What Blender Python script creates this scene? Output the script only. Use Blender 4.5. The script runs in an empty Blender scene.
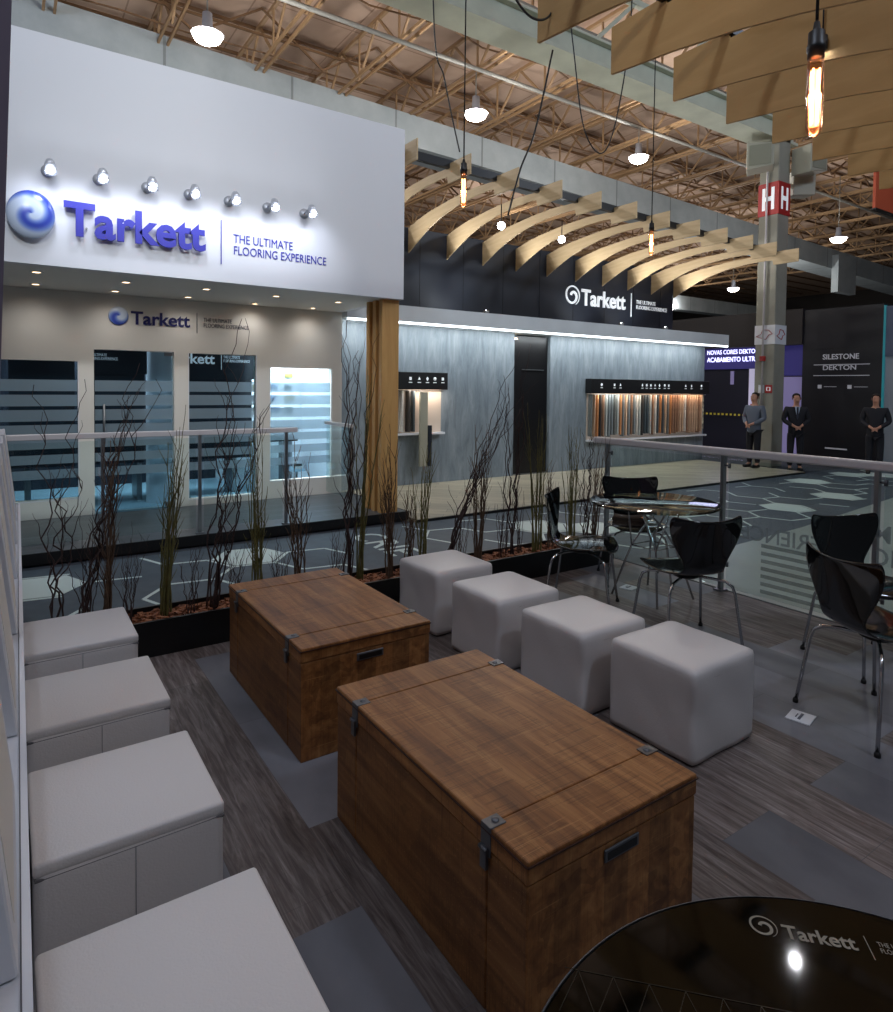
import bpy, bmesh, math, random
from math import sin, cos, pi, radians as rad
from mathutils import Vector, Matrix, Euler
rnd = random.Random(7)
SC = bpy.context.scene
COL = SC.collection

# ------------------------------------------------------------------ materials
def lin(c):
    return tuple(((x/12.92) if x <= .04045 else ((x+.055)/1.055)**2.4) for x in [v/255 for v in c[:3]]) + (1,)

def mat(name, rgb, rough=.5, metal=0, emit=None, es=0, alpha=1, trans=0, coat=0, ior=1.5, bump=0, bscale=60, var=0, vscale=3, spec=.5):
    m = bpy.data.materials.new(name); m.use_nodes = True
    nt = m.node_tree; b = nt.nodes['Principled BSDF']
    b.inputs['Base Color'].default_value = lin(rgb)
    b.inputs['Roughness'].default_value = rough
    b.inputs['Metallic'].default_value = metal
    b.inputs['IOR'].default_value = ior
    b.inputs['Alpha'].default_value = alpha
    b.inputs['Transmission Weight'].default_value = trans
    b.inputs['Coat Weight'].default_value = coat
    b.inputs['Specular IOR Level'].default_value = spec
    if emit:
        b.inputs['Emission Color'].default_value = lin(emit); b.inputs['Emission Strength'].default_value = es
    if var or bump:
        tc = nt.nodes.new('ShaderNodeTexCoord')
    if var:
        n = nt.nodes.new('ShaderNodeTexNoise'); n.inputs['Scale'].default_value = vscale; n.inputs['Detail'].default_value = 6
        nt.links.new(tc.outputs['Object'], n.inputs['Vector'])
        r = nt.nodes.new('ShaderNodeValToRGB')
        c = lin(rgb)
        r.color_ramp.elements[0].position = .3; r.color_ramp.elements[1].position = .7
        r.color_ramp.elements[0].color = tuple(x*(1-var) for x in c[:3])+(1,)
        r.color_ramp.elements[1].color = tuple(min(1, x*(1+var)) for x in c[:3])+(1,)
        nt.links.new(n.outputs['Fac'], r.inputs['Fac']); nt.links.new(r.outputs['Color'], b.inputs['Base Color'])
    if bump:
        n2 = nt.nodes.new('ShaderNodeTexNoise'); n2.inputs['Scale'].default_value = bscale; n2.inputs['Detail'].default_value = 5
        nt.links.new(tc.outputs['Object'], n2.inputs['Vector'])
        bp = nt.nodes.new('ShaderNodeBump'); bp.inputs['Strength'].default_value = bump; bp.inputs['Distance'].default_value = .01
        nt.links.new(n2.outputs['Fac'], bp.inputs['Height']); nt.links.new(bp.outputs['Normal'], b.inputs['Normal'])
    return m

class NT:
    def __init__(s, name, rough=.5):
        s.m = bpy.data.materials.new(name); s.m.use_nodes = True; s.nt = s.m.node_tree
        s.b = s.nt.nodes['Principled BSDF']; s.b.inputs['Roughness'].default_value = rough
        s.tc = s.nt.nodes.new('ShaderNodeTexCoord')
    def node(s, t, **kw):
        n = s.nt.nodes.new(t)
        for k, v in kw.items():
            if k in n.inputs: n.inputs[k].default_value = v
            else: setattr(n, k, v)
        return n
    def link(s, a, b): s.nt.links.new(a, b)
    def mapping(s, scale=(1, 1, 1), rot=(0, 0, 0), loc=(0, 0, 0), src='Object'):
        mp = s.node('ShaderNodeMapping'); mp.inputs['Scale'].default_value = scale; mp.inputs['Rotation'].default_value = rot; mp.inputs['Location'].default_value = loc
        s.link(s.tc.outputs[src], mp.inputs['Vector']); return mp.outputs['Vector']
    def ramp(s, fac, stops):
        r = s.node('ShaderNodeValToRGB'); e = r.color_ramp.elements
        e[0].position, e[0].color = stops[0][0], lin(stops[0][1])
        e[1].position, e[1].color = stops[-1][0], lin(stops[-1][1])
        for p, c in stops[1:-1]:
            x = e.new(p); x.color = lin(c)
        s.link(fac, r.inputs['Fac']); return r.outputs['Color']
    def noise(s, vec, scale, detail=6, rough=.6, dist=0):
        n = s.node('ShaderNodeTexNoise', Scale=scale, Detail=detail, Roughness=rough, Distortion=dist); s.link(vec, n.inputs['Vector']); return n.outputs['Fac']
    def mix(s, fac, a, b, mode='MIX'):
        n = s.node('ShaderNodeMix', data_type='RGBA', blend_type=mode)
        for v, i in ((fac, 0), (a, 6), (b, 7)):
            if hasattr(v, 'is_linked'): s.link(v, n.inputs[i])
            else: n.inputs[i].default_value = v
        return n.outputs[2]
    def math(s, op, a, b=0, c=0):
        n = s.node('ShaderNodeMath', operation=op)
        for i, v in enumerate((a, b, c)):
            if hasattr(v, 'is_linked'): s.link(v, n.inputs[i])
            else: n.inputs[i].default_value = v
        return n.outputs[0]
    def bump(s, h, st=.3, dist=.01):
        n = s.node('ShaderNodeBump', Strength=st, Distance=dist); s.link(h, n.inputs['Height']); s.link(n.outputs['Normal'], s.b.inputs['Normal'])
    def color(s, c): s.link(c, s.b.inputs['Base Color'])

def m_trunk():
    s = NT('mango_wood', .5)
    g = s.noise(s.mapping((10, .9, 10)), 2.0, 8, .6, .5)
    base = s.ramp(g, [(.28, (106, 66, 36)), (.5, (150, 100, 56)), (.72, (182, 130, 78))])
    br = s.node('ShaderNodeTexBrick', Scale=1.0); br.offset = .43
    br.inputs['Color1'].default_value = (.62, .58, .55, 1); br.inputs['Color2'].default_value = (1, 1, 1, 1); br.inputs['Mortar'].default_value = (.4, .4, .4, 1)
    br.inputs['Brick Width'].default_value = .27; br.inputs['Row Height'].default_value = .088; br.inputs['Mortar Size'].default_value = .001
    s.link(s.mapping((1, 1, 1), (0, 0, pi/2)), br.inputs['Vector'])
    c1 = s.mix(.55, base, br.outputs['Color'], 'MULTIPLY')
    saw = s.noise(s.mapping((3, 150, 3)), 1.2, 3, .75, .2)
    patch = s.math('GREATER_THAN', s.noise(s.mapping((6, 4, 6)), 1.3, 2), .47)
    c2 = s.mix(s.math('MULTIPLY', s.math('MULTIPLY', s.math('GREATER_THAN', saw, .55), patch), .38), c1, lin((66, 36, 18)))
    saw2 = s.noise(s.mapping((150, 3, 3)), 1.2, 3, .75, .2)
    c3 = s.mix(s.math('MULTIPLY', s.math('GREATER_THAN', saw2, .57), .26), c2, lin((72, 42, 20)))
    lt = s.noise(s.mapping((2.5, 130, 130), (0, 0, .03)), 1.3, 2, .7, .2)
    c4 = s.mix(s.math('MULTIPLY', s.math('GREATER_THAN', lt, .66), .30), c3, lin((206, 158, 100)))
    s.color(c4); s.bump(saw, .12, .003); s.b.inputs['Specular IOR Level'].default_value = .35
    return s.m

def m_floor():
    s = NT('vinyl_tile_mix', .5)
    vec = s.mapping((1, 1, 1), (0, 0, pi/2), (.13, .31, 0))
    br = s.node('ShaderNodeTexBrick', Scale=1.0); br.offset = .37; br.offset_frequency = 2
    br.inputs['Color1'].default_value = (0, 0, 0, 1); br.inputs['Color2'].default_value = (1, 1, 1, 1); br.inputs['Mortar'].default_value = (.5, .5, .5, 1)
    br.inputs['Brick Width'].default_value = .86; br.inputs['Row Height'].default_value = .30; br.inputs['Mortar Size'].default_value = .001
    s.link(vec, br.inputs['Vector'])
    sep = s.node('ShaderNodeSeparateColor'); s.link(br.outputs['Color'], sep.inputs[0]); f = sep.outputs[0]
    sx = s.node('ShaderNodeSeparateXYZ'); s.link(s.tc.outputs['Object'], sx.inputs[0])
    strip = s.math('MULTIPLY', s.math('MULTIPLY', s.math('GREATER_THAN', sx.outputs[0], .59), s.math('LESS_THAN', sx.outputs[0], .89)), s.math('GREATER_THAN', sx.outputs[1], 1.75))
    wood_sel = s.math('MAXIMUM', s.math('GREATER_THAN', f, .5), strip)
    tone = s.math('MULTIPLY_ADD', s.math('FRACT', s.math('MULTIPLY', f, 7.3)), .45, .72)
    conc = s.ramp(s.noise(s.mapping((1.5, .8, 1)), 2.6, 7, .5), [(.2, (92, 93, 99)), (.8, (130, 131, 137))])
    gv = s.mapping((16, 1.3, 1))
    wn = s.noise(gv, 2.6, 9, .68, .8)
    wood = s.ramp(wn, [(.28, (56, 48, 46)), (.45, (94, 84, 80)), (.6, (126, 117, 114)), (.78, (168, 162, 160))])
    c = s.mix(wood_sel, conc, wood)
    comb = s.node('ShaderNodeCombineColor')
    for i in range(3): s.link(tone, comb.inputs[i])
    c = s.mix(1.0, c, comb.outputs[0], 'MULTIPLY')
    c = s.mix(s.math('MULTIPLY', br.outputs['Fac'], .5), c, lin((35, 34, 36)))
    s.color(c); s.bump(s.math('MULTIPLY', wn, wood_sel), .06, .003)
    s.b.inputs['Roughness'].default_value = .5
    s.b.inputs['Specular IOR Level'].default_value = .35
    return s.m

def m_planks(name, cols, bw, rh, rot, rough=.4, gs=(20, 1.5, 1), mort=.003):
    s = NT(name, rough)
    br = s.node('ShaderNodeTexBrick', Scale=1.0); br.offset = .4
    br.inputs['Color1'].default_value = (.72, .72, .72, 1); br.inputs['Color2'].default_value = (1, 1, 1, 1); br.inputs['Mortar'].default_value = (.25, .25, .25, 1)
    br.inputs['Brick Width'].default_value = bw; br.inputs['Row Height'].default_value = rh; br.inputs['Mortar Size'].default_value = mort
    s.link(s.mapping((1, 1, 1), (0, 0, rot)), br.inputs['Vector'])
    mp = s.mapping((1, 1, 1), (0, 0, rot)); m2 = s.node('ShaderNodeMapping'); m2.inputs['Scale'].default_value = (1.2, 14, 1); s.link(mp, m2.inputs['Vector'])
    g = s.noise(m2.outputs['Vector'], 2, 7, .6, .4)
    s.color(s.mix(1, s.ramp(g, [(.3, cols[0]), (.7, cols[1])]), br.outputs['Color'], 'MULTIPLY'))
    return s.m

def m_ply(name, a, b, sc=(3, 3, 30), rough=.55):
    s = NT(name, rough)
    g = s.noise(s.mapping(sc), 1.3, 7, .6, .8)
    s.color(s.ramp(g, [(.3, a), (.7, b)])); return s.m

def m_greywall():
    s = NT('brushed_grey_laminate', .5)
    g = s.noise(s.mapping((6, 6, 1.1)), 1.6, 10, .7, .5)
    h = s.noise(s.mapping((30, 30, 3)), 1.5, 5, .7)
    c = s.ramp(g, [(.3, (104, 114, 121)), (.5, (130, 140, 147)), (.72, (158, 166, 171))])
    s.color(s.mix(s.math('MULTIPLY', h, .35), c, lin((90, 104, 112)))); return s.m

def m_concrete(name, a, b, seam=2.0, axis=0):
    s = NT(name, .8)
    g = s.noise(s.mapping(), 1.1, 8, .6)
    c = s.ramp(g, [(.3, a), (.7, b)])
    if seam:
        sep = s.node('ShaderNodeSeparateXYZ'); s.link(s.tc.outputs['Object'], sep.inputs[0])
        w = s.math('FRACT', s.math('DIVIDE', sep.outputs[axis], seam))
        c = s.mix(s.math('MULTIPLY', s.math('LESS_THAN', w, .02), .5), c, lin((70, 72, 70)))
    s.color(c); return s.m

def m_roof():
    s = NT('roof_sheeting', .8)
    sep = s.node('ShaderNodeSeparateXYZ'); s.link(s.tc.outputs['Object'], sep.inputs[0])
    wx = s.math('FRACT', s.math('DIVIDE', sep.outputs[0], 1.2)); wy = s.math('FRACT', s.math('DIVIDE', sep.outputs[1], 3.0))
    seam = s.math('MAXIMUM', s.math('LESS_THAN', wx, .03), s.math('LESS_THAN', wy, .015))
    c = s.ramp(s.noise(s.mapping(), .5, 6), [(.3, (188, 158, 136)), (.7, (206, 179, 158))])
    s.color(s.mix(s.math('MULTIPLY', seam, .55), c, lin((120, 84, 62)))); return s.m

def m_bark():
    s = NT('bark_chips', .85)
    s.color(s.ramp(s.noise(s.mapping(), 25, 3), [(.3, (70, 38, 24)), (.55, (140, 84, 52)), (.75, (190, 140, 104))])); return s.m

def m_globe():
    s = NT('blue_swirl_enamel', .25)
    sep = s.node('ShaderNodeSeparateXYZ'); s.link(s.tc.outputs['Object'], sep.inputs[0])
    x, z = sep.outputs[0], sep.outputs[2]
    ang = s.math('ARCTAN2', z, x); r = s.math('SQRT', s.math('ADD', s.math('MULTIPLY', x, x), s.math('MULTIPLY', z, z)))
    w = s.math('SINE', s.math('SUBTRACT', s.math('MULTIPLY', r, 34), ang))
    w = s.math('MULTIPLY_ADD', w, .5, .5)
    s.color(s.ramp(w, [(.0, (58, 78, 178)), (.35, (120, 146, 208)), (.8, (196, 210, 230))])); return s.m

def m_glass_bars():
    return None

M = {}
M['trunk'] = m_trunk(); M['floor'] = m_floor(); M['roof'] = m_roof(); M['grey'] = m_greywall(); M['bark'] = m_bark(); M['globe'] = m_globe()
M['deck'] = m_planks('dark_deck', ((70, 74, 78), (100, 104, 108)), 1.5, .14, 0, .35)
M['beige'] = m_planks('pale_plank_floor', ((168, 158, 134), (205, 196, 172)), 1.1, .17, rad(42), .38)
M['carpet'] = mat('slate_carpet', (66, 78, 88), .6, var=.15, vscale=8)
M['pale_floor'] = mat('pale_stand_floor', (150, 160, 155), .4, var=.06)
M['hexline'] = mat('pale_hexagon_print', (196, 212, 208), .6)
M['ply'] = m_ply('birch_plywood', (182, 156, 116), (202, 178, 138), (1, 1.0, 12))
M['ply2'] = m_ply('honey_plywood', (172, 134, 80), (186, 148, 94), (1, .8, 5), .7)
M['post'] = m_ply('pine_post', (182, 136, 78), (204, 160, 98), (9, 9, .8))
M['leather'] = mat('white_leather', (212, 208, 206), .42, bump=.12, bscale=160)
M['seam'] = mat('grey_thread', (120, 118, 120), .7)
M['white'] = mat('white_paint', (226, 228, 232), .55)
M['warmwhite'] = mat('warm_white_paint', (226, 223, 216), .6)
M['lilac'] = mat('lilac_grey_paint', (120, 110, 124), .5)
M['black'] = mat('black_paint', (14, 14, 15), .45)
M['planter'] = mat('black_planter', (12, 13, 15), .35)
M['gloss'] = mat('black_lacquer', (6, 6, 7), .08, coat=.5)
M['tabletop'] = mat('black_glass', (3, 3, 2), .05, spec=.35)
M['chrome'] = mat('chrome', (190, 192, 195), .14, 1)
M['steel'] = mat('brushed_steel', (150, 152, 155), .35, 1)
M['alu'] = mat('satin_aluminium', (196, 200, 208), .38, .35)
M['iron'] = mat('dark_iron', (104, 106, 110), .42, .7)
M['gloss2'] = M['gloss']
M['rubber'] = mat('rubber', (18, 18, 18), .7)
M['railwhite'] = mat('rail_white', (196, 190, 190), .4)
M['navy'] = mat('navy_panel', (26, 32, 44), .5)
M['bronze_dark'] = mat('dark_booth', (24, 23, 30), .45)
M['blue'] = mat('blue_letter', (46, 48, 165), .4)
M['navy_letter'] = mat('navy_letter', (28, 34, 100), .4)
M['grey_letter'] = mat('grey_letter', (96, 100, 112), .5)
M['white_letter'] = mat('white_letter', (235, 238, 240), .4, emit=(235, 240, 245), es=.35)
M['cream_letter'] = mat('cream_print', (128, 122, 108), .4)
M['dim_letter'] = mat('silver_letter', (190, 190, 196), .4, emit=(190, 190, 200), es=.15)
M['concrete'] = m_concrete('beam_concrete', (150, 160, 164), (174, 183, 186), 3.0)
M['column'] = m_concrete('column_concrete', (138, 136, 124), (160, 158, 144), 0)
M['greenbeam'] = mat('pale_green_steel', (206, 208, 186), .6, var=.08)
M['ochre'] = mat('ochre_steel', (166, 134, 98), .6)
M['ochre2'] = mat('brown_steel', (118, 88, 60), .6)
M['conduit'] = mat('grey_conduit', (150, 148, 140), .5)
M['cable'] = mat('black_cable', (14, 14, 14), .5)
M['red'] = mat('red_sign', (170, 40, 38), .5)
M['orange'] = mat('orange_banner', (190, 84, 52), .6)
M['speaker'] = mat('speaker_beige', (168, 166, 148), .6)
M['yellow'] = mat('yellow_tape', (210, 190, 60), .5)
M['stem_dark'] = mat('willow_bark', (54, 34, 30), .7, var=.3, vscale=20)
M['stem_green'] = mat('bamboo_green', (98, 92, 46), .6, var=.3, vscale=14)
M['stem_brown'] = mat('stick_brown', (88, 66, 48), .7, var=.3, vscale=14)
M['skin'] = mat('skin', (190, 140, 115), .5)
M['hair'] = mat('hair', (40, 32, 28), .7)
M['suit'] = mat('dark_suit', (24, 25, 32), .8)
M['shirt'] = mat('shirt', (170, 185, 205), .7)
M['greyshirt'] = mat('grey_blue_shirt', (96, 104, 118), .8)
M['glow_white'] = mat('lamp_white', (255, 255, 255), .4, emit=(245, 250, 255), es=40)
M['hibay_glow'] = mat('hibay_lens', (255, 255, 255), .4, emit=(255, 240, 226), es=30)
M['led'] = mat('led_strip', (255, 255, 255), .4, emit=(232, 246, 250), es=5)
M['warm_glow'] = mat('downlight_glow', (255, 230, 200), .4, emit=(255, 214, 170), es=9)
M['filament'] = mat('filament', (255, 150, 80), .4, emit=(255, 158, 96), es=45)
M['glowcore'] = mat('glow_core', (255, 190, 150), .4, emit=(255, 168, 120), es=5, alpha=.55)
M['lavender'] = mat('lavender_light_panel', (130, 124, 165), .5, emit=(140, 130, 185), es=.28)
M['signglow'] = mat('backlit_text', (220, 220, 255), .5, emit=(205, 205, 255), es=2.2)
M['bluehdr'] = mat('indigo_header', (50, 44, 110), .5, emit=(70, 66, 150), es=.2)
M['reflector'] = mat('hibay_reflector', (170, 174, 184), .4)

def m_clear(name, tint, w_gloss=.09, rough=.02):
    m = bpy.data.materials.new(name); m.use_nodes = True; nt = m.node_tree; nt.nodes.clear()
    o = nt.nodes.new('ShaderNodeOutputMaterial'); t = nt.nodes.new('ShaderNodeBsdfTransparent'); g = nt.nodes.new('ShaderNodeBsdfGlossy'); mx = nt.nodes.new('ShaderNodeMixShader')
    t.inputs[0].default_value = lin(tint); g.inputs['Roughness'].default_value = rough; g.inputs[0].default_value = (1, 1, 1, 1)
    fr = nt.nodes.new('ShaderNodeFresnel'); fr.inputs[0].default_value = 1.5
    mm = nt.nodes.new('ShaderNodeMath'); mm.operation = 'MULTIPLY'; mm.inputs[1].default_value = w_gloss*10; nt.links.new(fr.outputs[0], mm.inputs[0])
    nt.links.new(mm.outputs[0], mx.inputs[0]); nt.links.new(t.outputs[0], mx.inputs[1]); nt.links.new(g.outputs[0], mx.inputs[2]); nt.links.new(mx.outputs[0], o.inputs[0])
    return m
def m_frost(name, col, op):
    m = bpy.data.materials.new(name); m.use_nodes = True; nt = m.node_tree; nt.nodes.clear()
    o = nt.nodes.new('ShaderNodeOutputMaterial'); t = nt.nodes.new('ShaderNodeBsdfTransparent'); g = nt.nodes.new('ShaderNodeBsdfDiffuse'); tl = nt.nodes.new('ShaderNodeBsdfTranslucent')
    a = nt.nodes.new('ShaderNodeMixShader'); a.inputs[0].default_value = .45; mx = nt.nodes.new('ShaderNodeMixShader'); mx.inputs[0].default_value = op
    g.inputs[0].default_value = lin(col); tl.inputs[0].default_value = lin(col)
    nt.links.new(g.outputs[0], a.inputs[1]); nt.links.new(tl.outputs[0], a.inputs[2]); nt.links.new(t.outputs[0], mx.inputs[1]); nt.links.new(a.outputs[0], mx.inputs[2]); nt.links.new(mx.outputs[0], o.inputs[0])
    return m
M['glass'] = m_clear('clear_glass', (243, 249, 248), .035)
M['tabglass'] = m_clear('table_glass', (212, 228, 224), .10, .03)
M['winglass'] = m_clear('window_glass', (218, 234, 242), .06)
M['bulbglass'] = m_clear('bulb_glass', (255, 225, 200), .05)
M['frost'] = m_frost('frosted_film', (176, 196, 208), .5)
M['frost_text'] = m_frost('frosted_letter', (165, 172, 178), .5)

# ------------------------------------------------------------------ mesh helpers
class MB:
    def __init__(s): s.bm = bmesh.new()
    def _add(s, vs, fs, mi=0, smooth=False):
        V = [s.bm.verts.new(v) for v in vs]
        for f in fs:
            try:
                F = s.bm.faces.new([V[i] for i in f]); F.material_index = mi; F.smooth = smooth
            except ValueError: pass
        return V
    def box(s, x0, x1, y0, y1, z0, z1, mi=0):
        if x0 > x1: x0, x1 = x1, x0
        if y0 > y1: y0, y1 = y1, y0
        if z0 > z1: z0, z1 = z1, z0
        v = [(x0, y0, z0), (x1, y0, z0), (x1, y1, z0), (x0, y1, z0), (x0, y0, z1), (x1, y0, z1), (x1, y1, z1), (x0, y1, z1)]
        s._add(v, [(0, 3, 2, 1), (4, 5, 6, 7), (0, 1, 5, 4), (1, 2, 6, 5), (2, 3, 7, 6), (3, 0, 4, 7)], mi); return s
    def bar(s, a, b, w, h=None, mi=0):
        a, b = Vector(a), Vector(b); h = h or w; d = (b-a).normalized()
        up = Vector((0, 0, 1)) if abs(d.z) < .95 else Vector((1, 0, 0))
        sx = d.cross(up).normalized()*w/2; sy = d.cross(sx).normalized()*h/2
        v = [p+q for p in (a, b) for q in (-sx-sy, sx-sy, sx+sy, -sx+sy)]
        s._add(v, [(0, 1, 2, 3), (4, 7, 6, 5), (0, 4, 5, 1), (1, 5, 6, 2), (2, 6, 7, 3), (3, 7, 4, 0)], mi); return s
    def tube(s, pts, r, n=8, mi=0, cap=True):
        pts = [Vector(p) for p in pts]; R = r if isinstance(r, (list, tuple)) else [r]*len(pts)
        rings = []; prev = None
        for i, p in enumerate(pts):
            d = (pts[min(i+1, len(pts)-1)]-pts[max(i-1, 0)]).normalized()
            if prev is None:
                u = Vector((0, 0, 1)) if abs(d.z) < .9 else Vector((1, 0, 0)); sx = d.cross(u).normalized()
            else:
                sx = (prev-d*prev.dot(d)).normalized()
            prev = sx; sy = d.cross(sx)
            rings.append([s.bm.verts.new(p+(sx*cos(2*pi*k/n)+sy*sin(2*pi*k/n))*R[i]) for k in range(n)])
        for a, b in zip(rings, rings[1:]):
            for k in range(n):
                f = s.bm.faces.new((a[k], a[(k+1) % n], b[(k+1) % n], b[k])); f.smooth = True; f.material_index = mi
        if cap:
            s.bm.faces.new(rings[0][::-1]).material_index = mi; s.bm.faces.new(rings[-1]).material_index = mi
        return s
    def lathe(s, prof, c=(0, 0, 0), n=32, mi=0, smooth=True, close=False):
        rings = []
        for r, z in prof:
            if r < 1e-5: rings.append([s.bm.verts.new((c[0], c[1], c[2]+z))])
            else: rings.append([s.bm.verts.new((c[0]+r*cos(2*pi*k/n), c[1]+r*sin(2*pi*k/n), c[2]+z)) for k in range(n)])
        for a, b in zip(rings, rings[1:]):
            for k in range(n):
                q = [a[k % len(a)], a[(k+1) % len(a)], b[(k+1) % len(b)], b[k % len(b)]]
                q2 = []
                for v in q:
                    if v not in q2: q2.append(v)
                if len(q2) > 2:
                    f = s.bm.faces.new(q2); f.smooth = smooth; f.material_index = mi
        return s
    def prism(s, poly, axis, a, b, mi=0):
        # poly list of 2-D points, extruded along axis from a to b. axis 0: (y,z), 1: (x,z), 2: (x,y)
        def P(p, t):
            return (t, p[0], p[1]) if axis == 0 else ((p[0], t, p[1]) if axis == 1 else (p[0], p[1], t))
        n = len(poly); v = [P(p, a) for p in poly]+[P(p, b) for p in poly]
        s._add(v, [tuple(range(n))[::-1], tuple(range(n, 2*n))]+[(i, (i+1) % n, n+(i+1) % n, n+i) for i in range(n)], mi); return s
    def bevel(s, w, seg=2, angle=30):
        s.bm.normal_update()
        es = [e for e in s.bm.edges if len(e.link_faces) == 2 and e.calc_face_angle(0) > rad(angle)]
        bmesh.ops.bevel(s.bm, geom=es, offset=w, segments=seg, profile=.5, affect='EDGES', clamp_overlap=True); return s
    def build(s, name, m, parent=None, loc=None, rot=None, smooth=None):
        bmesh.ops.recalc_face_normals(s.bm, faces=s.bm.faces[:])
        me = bpy.data.meshes.new(name); s.bm.to_mesh(me); s.bm.free()
        for x in (m if isinstance(m, (list, tuple)) else [m]): me.materials.append(M[x] if isinstance(x, str) else x)
        if smooth:
            for p in me.polygons: p.use_smooth = True
        o = bpy.data.objects.new(name, me); COL.objects.link(o)
        if parent: o.parent = parent
        if loc: o.location = loc
        if rot: o.rotation_euler = rot
        return o

def tag(o, label=None, cat=None, group=None, kind=None):
    if label: o['label'] = label
    if cat: o['category'] = cat
    if group: o['group'] = group
    if kind: o['kind'] = kind
    return o
def thing(name, label, cat, loc=(0, 0, 0), rz=0, group=None):
    o = bpy.data.objects.new(name, None); COL.objects.link(o); o.location = loc; o.rotation_euler = (0, 0, rz); o.empty_display_size = .1
    return tag(o, label, cat, group)
def struct(name, mb, m): return tag(mb.build(name, m), kind='structure')
def kids(o): return [c for c in bpy.data.objects if c.parent == o]
def dup(o, loc=None, rz=None, label=None, parent=None, group=None):
    ch = kids(o); c = o.copy(); COL.objects.link(c)
    if parent: c.parent = parent
    if loc is not None: c.location = loc
    if rz is not None: c.rotation_euler = (0, 0, rz)
    if label: c['label'] = label
    if group: c['group'] = group
    for k in ch: dup(k, parent=c)
    return c

def text(body, w, h, mtx, m, name, parent, depth=.004, bold=0.0, mirror=False):
    """text mesh whose bounding box is w x h, lower-left corner at mtx origin, x right, y up, z out"""
    cu = bpy.data.curves.new('t', 'FONT'); cu.body = body; cu.size = 1; cu.offset = bold; cu.extrude = .001; cu.resolution_u = 3
    cu.space_line = .95
    tmp = bpy.data.objects.new('t', cu); COL.objects.link(tmp)
    dg = bpy.context.evaluated_depsgraph_get(); me = bpy.data.meshes.new_from_object(tmp.evaluated_get(dg))
    bpy.data.objects.remove(tmp); bpy.data.curves.remove(cu)
    xs = [v.co.x for v in me.vertices]; ys = [v.co.y for v in me.vertices]
    sx = w/(max(xs)-min(xs)); sy = h/(max(ys)-min(ys)); x0, y0 = min(xs), min(ys)
    for v in me.vertices:
        x = (v.co.x-x0)*sx; y = (v.co.y-y0)*sy; z = depth if v.co.z > 0 else 0
        if mirror: x = w-x
        v.co = mtx @ Vector((x, y, z))
    me.materials.clear(); me.materials.append(M[m])
    o = bpy.data.objects.new(name, me); COL.objects.link(o); o.parent = parent
    return o
def frame(origin, xd, yd):
    x = Vector(xd).normalized(); y = Vector(yd).normalized(); z = x.cross(y); o = Vector(origin)
    return Matrix(((x.x, y.x, z.x, o.x), (x.y, y.y, z.y, o.y), (x.z, y.z, z.z, o.z), (0, 0, 0, 1)))
def spiral(mtx, R, m, name, parent, depth=.004, mirror=False):
    mb = MB(); N = 64; top = []
    for layer in (0, depth):
        row = []
        for i in range(N+1):
            t = i/N; a = rad(-60)+t*2*pi*1.62
            rc = R*(.93-.72*max(0, t-.35)/.65*1.0) if t > .35 else R*.93
            wd = R*(.05+.20*min(1, t*1.3))
            if t < .35: wd = R*(.03+.13*t/.35)
            for rr in (rc+wd/2, rc-wd/2):
                x, y = rr*cos(a), rr*sin(a)
                if mirror: x = -x
                row.append(mb.bm.verts.new(mtx @ Vector((x, y, layer))))
        top.append(row)
    for L in range(2):
        r = top[L]
        for i in range(N): mb.bm.faces.new((r[2*i], r[2*i+1], r[2*i+3], r[2*i+2]))
    for i in range(N):
        for s_ in (0, 1): mb.bm.faces.new((top[0][2*i+s_], top[0][2*i+2+s_], top[1][2*i+2+s_], top[1][2*i+s_]))
    return mb.build(name, m, parent)

# ------------------------------------------------------------------ camera (fitted to the room: 1.6 m eye height)
yaw, pitch, roll = 5.9510e-01, 3.33e-02, 1.14e-02
F, PPY = 650.6, 407.7
f = Vector((sin(yaw)*cos(pitch), cos(yaw)*cos(pitch), -sin(pitch))); r = Vector((cos(yaw), -sin(yaw), 0)); u = r.cross(f)
r2 = cos(roll)*r+sin(roll)*u; u2 = -sin(roll)*r+cos(roll)*u
cam = bpy.data.cameras.new('camera'); co = bpy.data.objects.new('camera', cam); COL.objects.link(co)
co.matrix_world = Matrix(((r2.x, u2.x, -f.x, 0), (r2.y, u2.y, -f.y, 0), (r2.z, u2.z, -f.z, 1.6), (0, 0, 0, 1)))
cam.sensor_fit = 'VERTICAL'; cam.sensor_height = 24; cam.lens = F*24/1012
cam.shift_y = -(506-PPY)/1012; cam.clip_start = .05; cam.clip_end = 300
SC.camera = co
SC.view_settings.view_transform = 'Standard'; SC.view_settings.look = 'None'; SC.view_settings.gamma = 1; SC.view_settings.use_curve_mapping = False
SC.view_settings.exposure = 0.0

# ------------------------------------------------------------------ hall shell
struct('floor_hall', MB().box(-10, 62, 6.5, 48, -.08, -.02).box(4.72, 62, -12, 6.5, -.08, -.02).box(-10, 4.72, 4.36, 6.5, -.08, -.02).box(-10, -.45, -12, 4.36, -.08, -.02), mat('hall_carpet', (52, 58, 66), .8, var=.1))
struct('floor_lounge', MB().box(-.45, 4.72, -3, 4.36, -.08, 0), 'floor')
aisle = struct('floor_aisle', MB().box(-6, 14.8, 4.37, 6.48, -.02, 0).box(4.73, 14.8, -3, 4.37, -.02, 0), 'carpet')
struct('floor_neighbour', MB().prism([(4.73, 3.72), (7.65, 3.9), (14, 4.6), (14, -2), (4.73, -2)], 2, .0, .006), 'pale_floor')
struct('floor_stage', MB().box(3.96, 12.68, 6.45, 11, -.02, .035), 'beige')
struct('trim_1', MB().box(3.96, 12.69, 6.435, 6.449, -.02, .03), 'black')
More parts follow.
